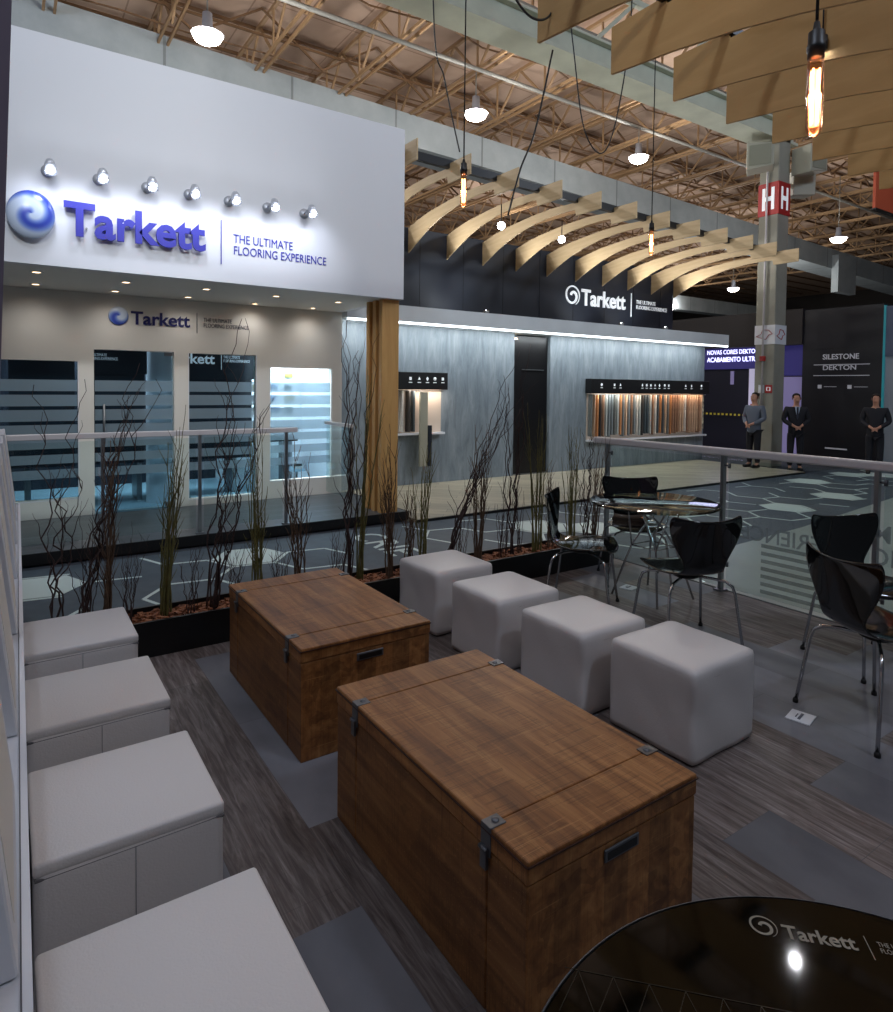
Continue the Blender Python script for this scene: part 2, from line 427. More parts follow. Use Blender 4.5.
# hexagon print on the aisle carpet
hx = MB()
def hexpts(cx, cy, R, rot): return [(cx+R*cos(rot+k*pi/3), cy+R*sin(rot+k*pi/3)) for k in range(6)]
R0 = .36; rot0 = rad(-8)
solid = []
hexes = []
for i in range(-12, 34):
    for j in range(-14, 16):
        a = Vector((cos(rot0+pi/6), sin(rot0+pi/6))); b = Vector((cos(rot0+pi/2), sin(rot0+pi/2)))
        c = a*(i*R0*1.732)+b*(j*R0*1.732)+Vector((.2, 5.9))
        hexes.append((c, i, j))
edges_done = set()
def inside(p): return -1.5 < p.x < 14.6 and ((4.4 < p.y < 6.42) or (p.x > 4.8 and (3.75+(p.x-4.73)*.095) < p.y < 6.42))
hr = random.Random(3)
for c, i, j in hexes:
    if not inside(c): continue
    pts = [Vector(p) for p in hexpts(c.x, c.y, R0, rot0)]
    if 2.5 < c.x < 3.9 and c.y > 5.0: continue
    if all(inside(p) for p in pts) and (i*7+j*13+i*j) % 5 == 0:
        hx.prism([(c.x+(p.x-c.x)*.9, c.y+(p.y-c.y)*.9) for p in pts], 2, .0005, .003)
    for k in range(6):
        p, q = pts[k], pts[(k+1) % 6]; m_ = ((p+q)/2); key = (round(m_.x, 1), round(m_.y, 1))
        if key in edges_done or not (inside(p) and inside(q)): continue
        edges_done.add(key)
        if hr.random() < .72: hx.bar((p.x, p.y, .0015), (q.x, q.y, .0015), .03, .002)
hx.build('hexagon_print', 'hexline', aisle)
text('CRIE', .95, .34, frame((2.98, 6.22, .001), (0, -1, 0), (1, 0, 0)), 'hexline', 'floor_lettering', aisle, .003)
# floor bars of the pale neighbouring stand floor
struct('trim_2', MB().box(4.73, 4.75, -3, 4.36, -.02, .0), 'black')

struct('ceiling', MB().box(-12, 62, -6, 48, 10.4, 10.5), 'roof')
struct('wall_back', MB().box(-12, 62, 48, 48.3, -.08, 10.5), mat('hall_wall', (70, 66, 62), .9))
struct('wall_right', MB().box(62, 62.3, -12, 48, -.08, 10.5), mat('hall_wall_side', (60, 56, 54), .9))

# roof trusses (run away from the viewer)
def truss_mesh(L0, L1):
    mb = MB(); zt, zb = 10.3, 9.25; y = L0
    mb.bar((0, L0, zt), (0, L1, zt), .08, .08); mb.bar((-.1, L0, zb), (-.1, L1, zb), .05, .07); mb.bar((.1, L0, zb), (.1, L1, zb), .05, .07)
    k = 0
    while y < L1-.1:
        mb.bar((0, y, zt), (0, y+1.0, zb), .05); mb.bar((0, y+1.0, zb), (0, y+2.0, zt), .05)
        mb.bar((0, y+1.0, zt), (0, y+1.0, zb), .04)
        y += 2.0
    return mb
tr = truss_mesh(2, 46).build('roof_truss', 'ochre'); tag(tr, 'ochre steel lattice truss running away under the pale hall roof', 'roof truss', 'ochre trusses under the hall roof')
tr.location = (-8, 0, 0)
for k in range(1, 24): dup(tr, (-8+k*2.2, 0, 0))
def brace_mesh():
    mb = MB(); x = -10.0
    mb.bar((-10, 0, 9.7), (46, 0, 9.7), .05)
    while x < 46:
        mb.bar((x, 0, 10.3), (x+1.5, 0, 9.3), .045); mb.bar((x+1.5, 0, 9.3), (x+3, 0, 10.3), .045)
        mb.bar((x, 0, 9.3), (x+1.5, .9, 9.7), .03); mb.bar((x+1.5, .9, 9.7), (x+3, 0, 9.3), .03)
        x += 3
    return mb
bz = brace_mesh().build('roof_bracing', 'ochre2'); tag(bz, 'thin brown zigzag bracing crossing between the ochre roof trusses', 'roof bracing', 'cross bracing under the hall roof')
bz.location = (0, 5, 0)
for k in range(1, 12): dup(bz, (0, 5+k*3.4, 0))
pr = MB()
for k in range(0, 30): pr.bar((-10, 4.2+k*1.5, 10.34), (60, 4.2+k*1.5, 10.34), .05, .08)
pr.build('purlins', 'ochre2', None); tag(bpy.data.objects['purlins'], kind='structure'); bpy.data.objects['purlins'].name = 'trim_3'

# concrete gutter beam across the hall
gb = MB(); gb._add([(-14, 16, 9.95), (50, 16, 8.0), (50, 16, 7.0), (-14, 16, 9.15), (-14, 17.2, 9.95), (50, 17.2, 8.0), (50, 17.2, 7.0), (-14, 17.2, 9.15)], [(0, 1, 2, 3), (4, 7, 6, 5), (0, 4, 5, 1), (3, 2, 6, 7), (1, 5, 6, 2), (0, 3, 7, 4)])
beam = gb.build('concrete_beam', 'concrete'); tag(beam, 'long grey concrete gutter beam crossing the hall behind the pendant lamps', 'beam')
MB().box(33.5, 35.3, 15.7, 16.02, 6.4, 8.2).build('drip_box', 'concrete', beam)
gb2 = MB().box(-12, 60, 30, 31, 7.4, 8.4)
o = gb2.build('concrete_beam', 'concrete'); tag(o, 'farther grey concrete beam low under the dim roof behind the column', 'beam')
# pale green beam reaching the column
o = MB().box(-4, 13.9, 7.5, 7.82, 6.8, 7.12).box(-4, 13.9, 7.40, 7.92, 6.74, 6.8).box(-4, 13.9, 7.40, 7.92, 7.12, 7.16).build('crane_beam', 'greenbeam'); tag(o, 'pale green steel beam running to the top of the lettered column', 'beam')
for k in range(0, 12): MB().bar((2+k*1.0, 7.66, 7.25), (3+k*1.0, 7.66, 8.2), .06).build('lattice_bar', 'greenbeam', o)
MB().bar((-4, 7.66, 8.2), (13.9, 7.66, 8.2), .1).build('top_rail', 'greenbeam', o)
# conduit with the hi-bay lamps
o = MB().tube([(-10, 12.3, 9.05), (50, 12.3, 8.65)], .05, 8).build('lamp_conduit', 'conduit'); tag(o, 'long grey pipe under the roof carrying the round hall lamps', 'pipe')
o = MB().box(-10, 50, 10.0, 10.03, 9.12, 9.17).build('cable_tray', 'conduit'); tag(o, 'thin grey cable tray high under the roof nearer than the lamp pipe', 'cable tray')

def hibay(loc, label, s=1.0):
    t = thing('pendant_lamp', label, 'lamp', loc, 0, 'round hall lamps under the roof')
    MB().lathe([(.0, .46*s), (.08*s, .46*s), (.09*s, .22*s), (.11*s, .17*s)], n=20).build('ballast', 'reflector', t)
    MB().lathe([(.11*s, .17*s), (.20*s, .15*s), (.27*s, .10*s), (.26*s, .10*s), (.19*s, .14*s), (.10*s, .16*s)], n=28).build('reflector', 'reflector', t)
    MB().lathe([(0, -.05*s), (.12*s, -.04*s), (.21*s, .01*s), (.235*s, .06*s), (.22*s, .10*s), (0, .11*s)], n=28).build('lens', 'hibay_glow', t)
    MB().tube([(0, 0, .46*s), (0, 0, max(.7, 8.85-loc[2]))], .015, 6).build('stem', 'conduit', t)
    return t
LP = [((3.05, 12.3, 7.75), 'brightest round hall lamp above the white sign wall', 1.05), ((9.05, 12.3, 7.8), 'round hall lamp above the arched wooden fins, second from the left', 1.05),
      ((14.6, 12.2, 7.9), 'round hall lamp between the two groups of wooden fins', 1.05), ((23.4, 11.0, 6.65), 'round hall lamp low to the right of the lettered column', 1.0),
      ((27.8, 17.6, 6.15), 'small far hall lamp just left of the lettered column', 1.0), ((31.6, 24, 6.05), 'tiny farthest hall lamp beside the end of the wooden fins', 1.0)]
for p, l, s in LP: hibay(p, l, s)

def light(kind, loc, energy, color=(1, 1, 1), size=.3, rot=None, target=None, spot=None, blend=.5, sy=None):
    d = bpy.data.lights.new(kind.lower(), kind); d.energy = energy; d.color = color
    if kind in ('POINT', 'SPOT'): d.shadow_soft_size = size
    if kind == 'AREA':
        d.size = size
        if sy: d.shape = 'RECTANGLE'; d.size_y = sy
    if kind == 'SPOT': d.spot_size = rad(spot or 60); d.spot_blend = blend
    o = bpy.data.objects.new(kind.lower()+'_light', d); COL.objects.link(o); o.location = loc
    if target is not None: o.rotation_euler = (Vector(target)-Vector(loc)).to_track_quat('-Z', 'Y').to_euler()
    elif rot: o.rotation_euler = rot
    return o
HALL = (1.0, .965, .93)
for p, l, s in LP[:4]: light('POINT', (p[0], p[1]-.3, p[2]-.45), 330, HALL, .25)
for p, l, s in LP[4:]: light('POINT', (p[0], p[1], p[2]-.45), 700, HALL, .25)
for p, e in [((2, 22, 7.8), 330), ((9, 23, 7.8), 330), ((18, 22, 7.8), 330), ((40, 30, 7.5), 500), ((14, 36, 7.8), 350)]: light('POINT', p, e, HALL, .3)  # hidden hall lights added to brighten the far roof
# further unseen hall lights; the first added to cool and brighten the left stools
for p, e in [((-.8, 1.5, 7.8), 380), ((4.0, -3, 7.8), 420), ((11, 1.0, 7.8), 420), ((-3, 12.3, 7.8), 260)]: light('POINT', p, e, (.68, .80, 1.0), .4)
for x in (-.6, 2.8): light('SPOT', (x, -1.5, 6.4), 600, (.97, .99, 1.0), .25, target=(x+.3, 6.6, 3.7), spot=46, blend=.8)  # added unseen floods that brighten the white fascia
light('SPOT', (9, 1.0, 6.5), 600, (.9, .96, 1.0), .25, target=(8.5, 8.3, 2.6), spot=60, blend=.9)  # one more unseen flood, added for the grey fascia

# ------------------------------------------------------------------ column
t = thing('concrete_column', 'tall square concrete column with red and white letter sign', 'column', (0, 0, 0))
cx0, cx1, cy0, cy1 = 13.2, 13.62, 7.4, 7.82
MB().box(cx0, cx1, cy0, cy1, -.02, 9.4).bevel(.02, 2).build('shaft', 'column', t)
sg = MB().box(cx0-.012, cx1+.012, cy0-.012, cy1+.012, 5.23, 5.9).build('letter_sign', 'red', t)
text('H', .26, .46, frame((cx0-.014, cy1-.08, 5.34), (0, -1, 0), (0, 0, 1)), 'white_letter', 'letter', sg, .004, .03)
text('H', .26, .46, frame((cx0+.08, cy0-.014, 5.34), (1, 0, 0), (0, 0, 1)), 'white_letter', 'letter', sg, .004, .03)
ws = MB().box(cx0-.01, cx1+.01, cy0-.01, cy1+.01, 2.55, 2.95).build('white_sign', 'white', t)
def outline(pts, fr, name, par, m='red', w=.018):
    mb = MB(); P = [fr @ Vector((a, b, .003)) for a, b in pts]
    for a, b in zip(P, P[1:]+P[:1]): mb.bar(a, b, w, w*.4)
    return mb.build(name, m, par)
shape = [(.03, .16), (.13, .2), (.17, .30), (.30, .28), (.38, .2), (.30, .18), (.24, .09), (.14, .12)]
outline(shape, frame((cx0-.012, cy1, 2.56), (0, -1, 0), (0, 0, 1)), 'map_outline', ws)
outline([(a*.9+.02, b) for a, b in shape], frame((cx0, cy0-.012, 2.56), (1, 0, 0), (0, 0, 1)), 'map_outline', ws)
MB().box(cx0-.01, cx0, 7.42, 7.57, 1.53, 1.70).build('fire_sign', 'red', t)
MB().box(cx0-.01, cx0, 7.6, 7.72, 1.53, 1.70).build('notice', 'white', t)
outline([(.04, .05), (.11, .05), (.11, .12), (.04, .12)], frame((cx0-.012, 7.57, 1.53), (0, -1, 0), (0, 0, 1)), 'symbol', t, 'white_letter', .015)
MB().tube([(cx0-.05, 7.62, 1.0), (cx0-.05, 7.62, 9)], .02, 8).build('pipe', 'railwhite', t)
MB().box(cx0-.09, cx0, 7.57, 7.67, .98, 1.06).box(cx0-.09, cx0, 7.58, 7.66, 2.2, 2.3).build('alarm_box', 'red', t)

def speaker(loc, rz, label):
    t = thing('wall_speaker', label, 'speaker', loc, rz, 'beige box speakers high on the column')
    MB().prism([(-.25, -.28), (.25, -.22), (.25, .22), (-.25, .28)], 1, -.25, .2).bevel(.02).build('cabinet', 'speaker', t)
    MB().box(-.2, .2, -.262, -.25, -.2, .2).build('grille', mat('speaker_grille', (140, 140, 122), .8), t)
    MB().bar((0, .2, 0), (.0, .36, 0), .08).build('bracket', 'iron', t)
speaker((12.75, 7.55, 5.95+.35), rad(-60), 'beige box speaker on the left of the lettered column')
speaker((13.75, 7.1, 6.0+.3), rad(-10), 'beige box speaker in front of the lettered column on its right')
speaker((14.15, 7.5, 6.0), rad(50), 'beige box speaker farthest right beside the lettered column')

# ------------------------------------------------------------------ white sign booth
booth_wall_z = 2.62
wins = [(-.25, .67, .30, 1.83), (.82, 1.67, .11, 1.97), (1.83, 2.67, .18, 1.965), (2.84, 3.715, .33, 1.815)]
mb = MB(); xs = -1.5
for (a, b, z0, z1) in wins:
    mb.box(xs, a, 8.3, 8.42, .1, booth_wall_z); mb.box(a, b, 8.3, 8.42, z1, booth_wall_z)
    if z0 > .12: mb.box(a, b, 8.3, 8.42, .1, z0)
    xs = b
mb.box(xs, 3.86, 8.3, 8.42, .1, booth_wall_z)
struct('wall_booth', mb, 'warmwhite')
struct('wall_fascia', MB().box(-1.5, 3.845, 6.6, 6.68, 2.6, 4.555).box(3.77, 3.845, 6.68, 8.6, 2.6, 4.555).box(-1.5, 3.77, 8.5, 8.6, 2.6, 4.555), 'white')
struct('ceiling_soffit', MB().box(-1.5, 3.77, 6.68, 8.5, 2.6, 2.66), 'warmwhite')
struct('floor_booth', MB().box(-1.5, 3.95, 6.66, 8.3, .0, .1), 'deck')
struct('baseboard_booth', MB().box(-1.5, 3.955, 6.64, 6.66, -.0, .102).box(3.95, 3.97, 6.64, 8.3, 0, .102), 'black')
struct('wall_booth_room', MB().box(-1.5, 2.75, 10.6, 10.7, 0, 2.6), 'navy')
struct('wall_booth_inner', MB().box(2.75, 2.85, 9.6, 10.7, 0, 2.6).box(2.85, 3.9, 9.6, 9.7, 0, 2.6).box(3.78, 3.88, 8.42, 9.6, 0, 2.6), 'white')
struct('floor_booth_room', MB().box(-1.5, 3.78, 8.42, 10.6, 0, .1), mat('pale_room_floor', (150, 178, 190), .3))
struct('ceiling_booth_room', MB().box(-1.5, 3.78, 8.42, 10.6, 2.5, 2.6), 'white')
for i, (a, b, z0, z1) in enumerate(wins):
    is_door = i == 1
    g = MB().box(a+.01, b-.01, 8.34, 8.352, z0+.01, z1-.01)
    w = tag(g.build('door_1' if is_door else 'window_%d' % (i+1), 'winglass'), kind='structure')
    fb = MB(); k = 0; z = 1.62 if i != 2 else 1.62
    while z > .5:
        hgt = .125 if z > 1.05 else .10
        fb.box(a+.012, b-.012, 8.332, 8.336, z-hgt, z); z -= .165
    fb.build('frosted_bands', 'frost', w)
    if is_door:
        MB().tube([(a+.1, 8.30, .9), (a+.1, 8.30, 1.35)], .012).bar((a+.1, 8.30, .95), (a+.1, 8.34, .95), .012).bar((a+.1, 8.30, 1.3), (a+.1, 8.34, 1.3), .012).build('door_handle', 'steel', w)
        MB().box(b-.1, b-.01, 8.33, 8.36, z1-.05, z1-.01).box(b-.1, b-.01, 8.33, 8.36, z0+.01, z0+.06).build('hinge', 'steel', w)
    else:
        fr = MB().box(a, b, 8.298, 8.31, z0-.012, z0).box(a, a+.01, 8.298, 8.31, z0, z1).box(b-.01, b, 8.298, 8.31, z0, z1).build('window_frame', 'white', w)
# dark header signs seen through the glass
t = thing('header_sign', 'dark sign panel with white lettering behind the third booth window', 'sign')
MB().box(1.74, 2.74, 8.60, 8.63, 1.66, 2.2).build('panel', 'navy', t)
text('rkett', .37, .13, frame((1.85, 8.598, 1.845), (1, 0, 0), (0, 0, 1)), 'white_letter', 'logo_letters', t, .003, .021)
MB().box(2.30, 2.307, 8.595, 8.6, 1.78, 2.0).build('divider', 'white_letter', t)
text('THE ULTIMATE\nFLOORING EXPERIENCE', .34, .085, frame((2.33, 8.598, 1.875), (1, 0, 0), (0, 0, 1)), 'white_letter', 'small_letters', t, .002)
t = thing('header_sign', 'dark sign panel with small cut-off lettering behind the glass booth door', 'sign')
MB().box(.76, 1.42, 8.60, 8.63, 1.7, 2.2).build('panel', 'navy', t)
text('ULTIMATE\nRING EXPERIENCE', .26, .075, frame((.84, 8.598, 1.86), (1, 0, 0), (0, 0, 1)), 'white_letter', 'small_letters', t, .002)
for k, (x0, x1, lab) in enumerate([(0.02, .66, 'dark display screen wall behind the left booth window'), (.76, 1.4, 'dark display screen wall behind the glass booth door'), (1.78, 2.72, 'dark display screen wall behind the third booth window')]):
    o = MB().box(x0, x1, 8.66, 8.72, .62, 2.3).bevel(.01).build('display_board', 'navy'); tag(o, lab, 'display board')
# office desk, reflection pillar, stool, product board in the booth room
t = thing('office_desk', 'long black desk standing inside the booth behind the windows', 'desk')
MB().box(.1, 3.5, 9.0, 9.5, .78, .84).bevel(.008).build('desktop', 'black', t)
for x in (.2, 1.4, 2.6, 3.4): MB().box(x-.03, x+.03, 9.05, 9.45, .1, .78).build('leg', 'steel', t)
o = MB().lathe([(.16, .1), (.16, 2.5)], (1.6, 8.80, 0), 28).build('reflection_pillar', 'white'); tag(o, 'pale round pillar standing in for the reflection in the glass door', 'pillar')  # pillar shape added in place of a bright reflection in the door glass
t = thing('bar_stool', 'small round chrome stool behind the rightmost booth window', 'stool', (3.4, 8.8, .1))
MB().lathe([(0, .62-.2), (.14, .62-.2), (.15, .40), (.15, .28), (0, .26)], n=24).build('seat', 'chrome', t); MB().tube([(0, 0, .02), (0, 0, .28)], .02).build('pole', 'chrome', t); MB().lathe([(0, .02), (.14, .012), (.14, 0), (0, 0)], n=24).build('base', 'chrome', t)
t = thing('product_board', 'white wall board with rows of small pictures behind the rightmost window', 'display board', (0, 0, 0))
MB().box(2.95, 3.72, 9.57, 9.6, .95, 2.2).build('board', 'white', t)
for rr in range(4):
    for cc in range(3):
        if rr == 0 and cc == 1: continue
        MB().box(3.02+cc*.24, 3.02+cc*.24+(.10, .17, .13)[(cc+rr) % 3], 9.555, 9.57, 1.70-rr*.17, 1.76-rr*.17).build('picture', mat('picture_tone', [(60, 62, 60), (90, 110, 160), (170, 150, 80), (70, 90, 130)][(rr*2+cc) % 4], .6), t)
light('AREA', (3.3, 9.1, 2.45), 70, (.9, .97, 1), .6, rot=(0, 0, 0))
light('AREA', (1.0, 9.6, 2.45), 60, (.8, .9, 1), 1.2, rot=(0, 0, 0))

# wooden posts at the booth corner
for k, (y, lab) in enumerate([(6.70, 'nearest flat pine post at the right corner of the white booth'), (6.86, 'middle flat pine post in the row at the booth corner'), (7.02, 'rearmost flat pine post in the row at the booth corner')]):
    o = MB().box(3.615, 3.84, y-.01, y+.07, .1, 2.6).bevel(.004, 1).build('wooden_post', 'post'); tag(o, lab, 'post', 'pine posts at the booth corner')

# big sign on the fascia
t = thing('wall_sign', 'large blue raised logo sign with swirl globe on the white fascia', 'sign')
gl = MB()
bmesh.ops.create_uvsphere(gl.bm, u_segments=40, v_segments=24, radius=1)
for v in gl.bm.verts: v.co = Vector((v.co.x*.175, v.co.y*.05, v.co.z*.2))
gl.build('swirl_globe', 'globe', t, loc=(.185, 6.53, 3.0), smooth=True)
text('Tarkett', 1.18, .30, frame((.424, 6.56, 2.862), (1, 0, 0), (0, 0, 1)), 'blue', 'logo_letters', t, .03, .029)
for s_ in ((.6, 6.58), (1.1, 6.58), (1.5, 6.58)): MB().tube([(s_[0], 6.6, 2.95), (s_[0], 6.565, 2.95)], .008).build('standoff', 'steel', t)
MB().box(1.762, 1.769, 6.59, 6.6, 2.775, 3.205).build('divider', 'blue', t)
text('THE ULTIMATE\nFLOORING EXPERIENCE', .99, .20, frame((1.885, 6.598, 2.885), (1, 0, 0), (0, 0, 1)), 'blue', 'small_letters', t, .004)
# wall logo over the windows
t = thing('wall_logo', 'small navy logo with swirl globe above the booth windows', 'sign')
gl = MB(); bmesh.ops.create_uvsphere(gl.bm, u_segments=32, v_segments=16, radius=1)
for v in gl.bm.verts: v.co = Vector((v.co.x*.105, v.co.y*.02, v.co.z*.105))
gs = gl.build('swirl_globe', 'globe', t, loc=(1.07, 8.29, 2.36), smooth=True)
text('Tarkett', .65, .155, frame((1.20, 8.296, 2.27), (1, 0, 0), (0, 0, 1)), 'navy_letter', 'logo_letters', t, .01, .021)
MB().box(1.93, 1.936, 8.293, 8.3, 2.21, 2.455).build('divider', 'grey_letter', t)
text('THE ULTIMATE\nFLOORING EXPERIENCE', .55, .115, frame((2.01, 8.297, 2.285), (1, 0, 0), (0, 0, 1)), 'grey_letter', 'small_letters', t, .003)

# spot lamps over the sign
def sign_spot(x, z, lab):
    t = thing('spot_lamp', lab, 'lamp', (x, 6.6, z), 0, 'spot lamps over the large sign')
    MB().lathe([(0, 0), (.05, 0), (.05, .02), (0, .02)], n=20).build('wall_plate', 'alu', t, rot=(pi/2, 0, 0))
    MB().tube([(0, -.015, 0), (0, -.16, .02), (.01, -.2, .0)], .009, 8).build('arm', 'alu', t)
    h = MB().lathe([(0, .07), (.03, .065), (.042, .03), (.047, -.05), (.04, -.05), (.03, -.03), (0, -.028)], n=20).build('lamp_head', 'alu', t, loc=(.01, -.21, -.02), rot=(rad(-24), 0, 0))
    MB().lathe([(0, -.034), (.034, -.036), (0, -.04)], n=16).build('lens', 'glow_white', h)
    return t
ord7 = ['leftmost', 'second from left', 'third from left', 'middle', 'third from right', 'second from right', 'rightmost']
for k, x in enumerate([.31, .70, 1.095, 1.465, 1.84, 2.225, 2.62]):
    sign_spot(x, 3.40, 'small chrome spot lamp over the large sign, %s of seven' % ord7[k])
    light('SPOT', (x+.01, 6.30, 3.36), 10, (.78, .84, 1.0), .06, target=(x+.01, 6.62, 2.95), spot=130, blend=1)
    light('SPOT', (x+.01, 6.36, 3.40), 3.0, (.86, .9, 1.0), .02, target=(x+.01, 6.62, 3.75), spot=80, blend=1)
# soffit downlights
dl = [(.24, 7.06), (1.0, 7.2), (1.77, 7.18), (2.55, 7.24), (3.33, 7.28), (.26, 7.94), (1.0, 7.98), (1.76, 7.98), (2.58, 8.1), (3.33, 8.06)]
for k, (x, y) in enumerate(dl):
    row = 'front' if k < 5 else 'back'
    t = thing('downlight', 'small warm downlight in the white soffit, %s of the %s row' % (['leftmost', 'second from left', 'middle', 'second from right', 'rightmost'][k % 5], row), 'lamp', (x, y, 2.6), 0, 'downlights in the booth soffit')
    MB().lathe([(.055, 0), (.055, -.006), (.04, -.008), (.036, 0)], n=20).build('trim_ring', 'white', t)
    MB().lathe([(0, -.003), (.036, -.003), (.036, 0), (0, 0)], n=20).build('lens', 'warm_glow', t)
    light('SPOT', (x, y, 2.58), 9.5, (1, .965, .93), .1, target=(x, y+.1, 0), spot=155, blend=1)

# booth glass railing
t = thing('glass_railing', 'glass railing with white handrail in front of the booth windows', 'railing')
MB().box(-.9, 2.6, 6.69, 6.75, 1.085, 1.135).bevel(.006).build('handrail', 'railwhite', t)
for x in (-.12, .73, 1.59, 2.48):
    p = MB().box(x-.014, x+.014, 6.705, 6.733, .1, 1.085).box(x-.04, x+.04, 6.69, 6.75, .1, .112).build('post', 'steel', t)
for a, b in ((-.08, .69), (.77, 1.55), (1.63, 2.44)): MB().box(a, b, 6.714, 6.724, .16, 1.06).build('glass_pane', 'glass', t)
t = thing('side_railing', 'short glass side railing with white handrail behind the pine posts', 'railing')
MB().box(3.60, 3.66, 7.5, 8.29, 1.06, 1.10).build('handrail', 'railwhite', t); MB().box(3.625, 3.635, 7.52, 8.28, .14, 1.05).build('glass_pane', 'glass', t)
MB().box(3.615, 3.645, 7.5, 7.53, .1, 1.06).build('post', 'steel', t)

# ------------------------------------------------------------------ grey sample stand
dx0, dx1 = 7.38, 8.235
wy0, wy1 = 8.8, 8.95
mb = MB().box(3.86, dx0, wy0, wy1, .035, 2.6).box(dx1, 12.88, wy0, wy1, .035, 2.6)
struct('wall_grey', mb, 'grey')
struct('wall_corridor', MB().box(dx0-.1, dx1+.1, 9.9, 9.95, .035, 2.6).box(dx0-.1, dx0-.02, 8.96, 9.9, .035, 2.6).box(dx1+.02, dx1+.1, 8.96, 9.9, .035, 2.6), 'black')
d = tag(MB().box(dx0+.02, dx1-.02, 8.86, 8.9, .04, 2.5).build('door_2', mat('black_door', (12, 11, 13), .35)), kind='structure')
MB().box(dx0+.22, dx1-.12, 8.835, 8.855, 1.90, 1.915).build('door_handle', 'steel', d)
MB().box(dx0+.05, dx0+.10, 8.84, 8.86, 2.44, 2.46).build('exit_lamp', 'warm_glow', d)
MB().box(dx0+.02, dx1-.02, 8.8, 8.86, .036, .05).build('threshold', 'steel', d)
struct('trim_4', MB().box(3.88, 12.84, 8.2, 9.0, 2.53, 2.76), mat('grey_fascia', (206, 211, 214), .5, var=.05))
o = MB().box(3.9, 12.82, 8.203, 8.235, 2.50, 2.53).build('led_strip', 'led'); tag(o, 'long bright LED strip under the grey fascia of the sample stand', 'light strip')
light('AREA', (8.3, 8.5, 2.5), 52, (.9, .96, 1), 8.8, rot=(rad(22), 0, 0), sy=.06)
struct('wall_navy', MB().box(3.86, 12.55, 9.42, 9.5, 2.6, 4.23), 'navy')
for k in range(1, 10): pass
nv = MB()
for k in range(9): nv.box(4.9+k*.9, 4.906+k*.9, 9.414, 9.42, 2.62, 4.2)
struct('trim_5', nv, 'black')
t = thing('navy_sign', 'white logo sign with swirl on the navy wall', 'sign', (0, 0, -.112)); t.scale = (1.07, 1.07, 1.07)
spiral(frame((8.76, 8.8, 3.31), (1, 0, 0), (0, 0, 1)), .19, 'white_letter', 'swirl_mark', t, .02)
text('Tarkett', 1.23, .31, frame((8.99, 8.8, 3.15), (1, 0, 0), (0, 0, 1)), 'white_letter', 'logo_letters', t, .02, .021)
MB().box(10.39, 10.41, 8.79, 8.815, 3.03, 3.5).build('divider', 'white_letter', t)
text('THE ULTIMATE\nFLOORING EXPERIENCE', .97, .18, frame((10.55, 8.8, 3.2), (1, 0, 0), (0, 0, 1)), 'white_letter', 'small_letters', t, .01)
for k, (x, lab) in enumerate([(6.4, 'left'), (9.6, 'middle'), (10.9, 'right')]):
    q = thing('uplight', 'small round uplight on top of the grey fascia, %s of three' % lab, 'lamp', (x, 8.35, 2.76), 0, 'uplights on the grey fascia')
    MB().lathe([(0, 0), (.05, 0), (.05, .06), (0, .06)], n=16).build('housing', 'steel', q); MB().lathe([(0, .061), (.035, .061), (0, .068)], n=16).build('lens', 'glow_white', q)
    light('SPOT', (x, 8.6, 2.9), 26, (.9, .95, 1), .03, target=(x, 9.4, 3.5), spot=100, blend=.8)

# sample racks
def rack(x0, x1, z0, zh, zt, lab):
    t = thing('sample_rack', lab, 'display rack')
    MB().box(x0, x1, 8.64, 8.79, zh, zt).bevel(.004, 1).build('header', 'black', t)
    MB().box(x0+.04, x1-.04, 8.775, 8.795, z0, zh).build('back_panel', mat('rack_back', (205, 190, 175), .5), t)
    MB().box(x0+.03, x1-.03, 8.66, 8.79, z0-.03, z0).build('ledge', 'white', t)
    MB().tube([(x0+.02, 8.72, zh-.02), (x1-.02, 8.72, zh-.02)], .008, 6).build('hanging_rail', 'steel', t)
    return t
rk = rack(9.14, 12.84, .60, 1.49, 1.77, 'long wall rack of hanging floor samples under a black header')
def glyph(x, z, k, par, s=.04, y=8.638):
    m = MB()
    if k % 4 == 0: m.lathe([(0, 0), (s*.8, 0), (s*.8, .004), (0, .004)], n=14)
    elif k % 4 == 1: m.box(-s*.6, s*.6, -s*.7, s*.7, 0, .004)
    elif k % 4 == 2: m.prism([(-s*.7, -s*.5), (s*.7, -s*.5), (0, s*.9)], 2, 0, .004)
    else: m.prism([(0, -s), (s*.7, 0), (0, s), (-s*.7, 0)], 2, 0, .004)
    o = m.build('icon', 'white_letter', par, loc=(x, y, z), rot=(pi/2, 0, 0))
    MB().box(-s*.9, s*.9, -s*1.9, -s*1.55, 0, .004).build('icon_caption', 'white_letter', o)
for k, x in enumerate([9.42, 9.78, 9.95, 10.6, 10.73, 10.86, 10.99, 11.13, 11.3, 11.43, 12.0, 12.2, 12.55]): glyph(x, 1.66, k, rk, .034)
sr = random.Random(5)
samp_cols = [(170, 176, 172), (60, 58, 56), (120, 128, 130), (190, 130, 84), (96, 84, 76), (210, 205, 196), (150, 116, 92), (70, 82, 88), (200, 168, 140), (110, 112, 108)]
smat = [mat('sample_finish', c, .45, var=.12, vscale=12) for c in samp_cols]
smesh = []
for m_ in smat:
    s_ = MB().box(-.011, .011, -.10, 0, -.80, 0).bevel(.003, 1).build('floor_sample', m_); 
    smesh.append(s_.data); bpy.data.objects.remove(s_)
n_s = 43
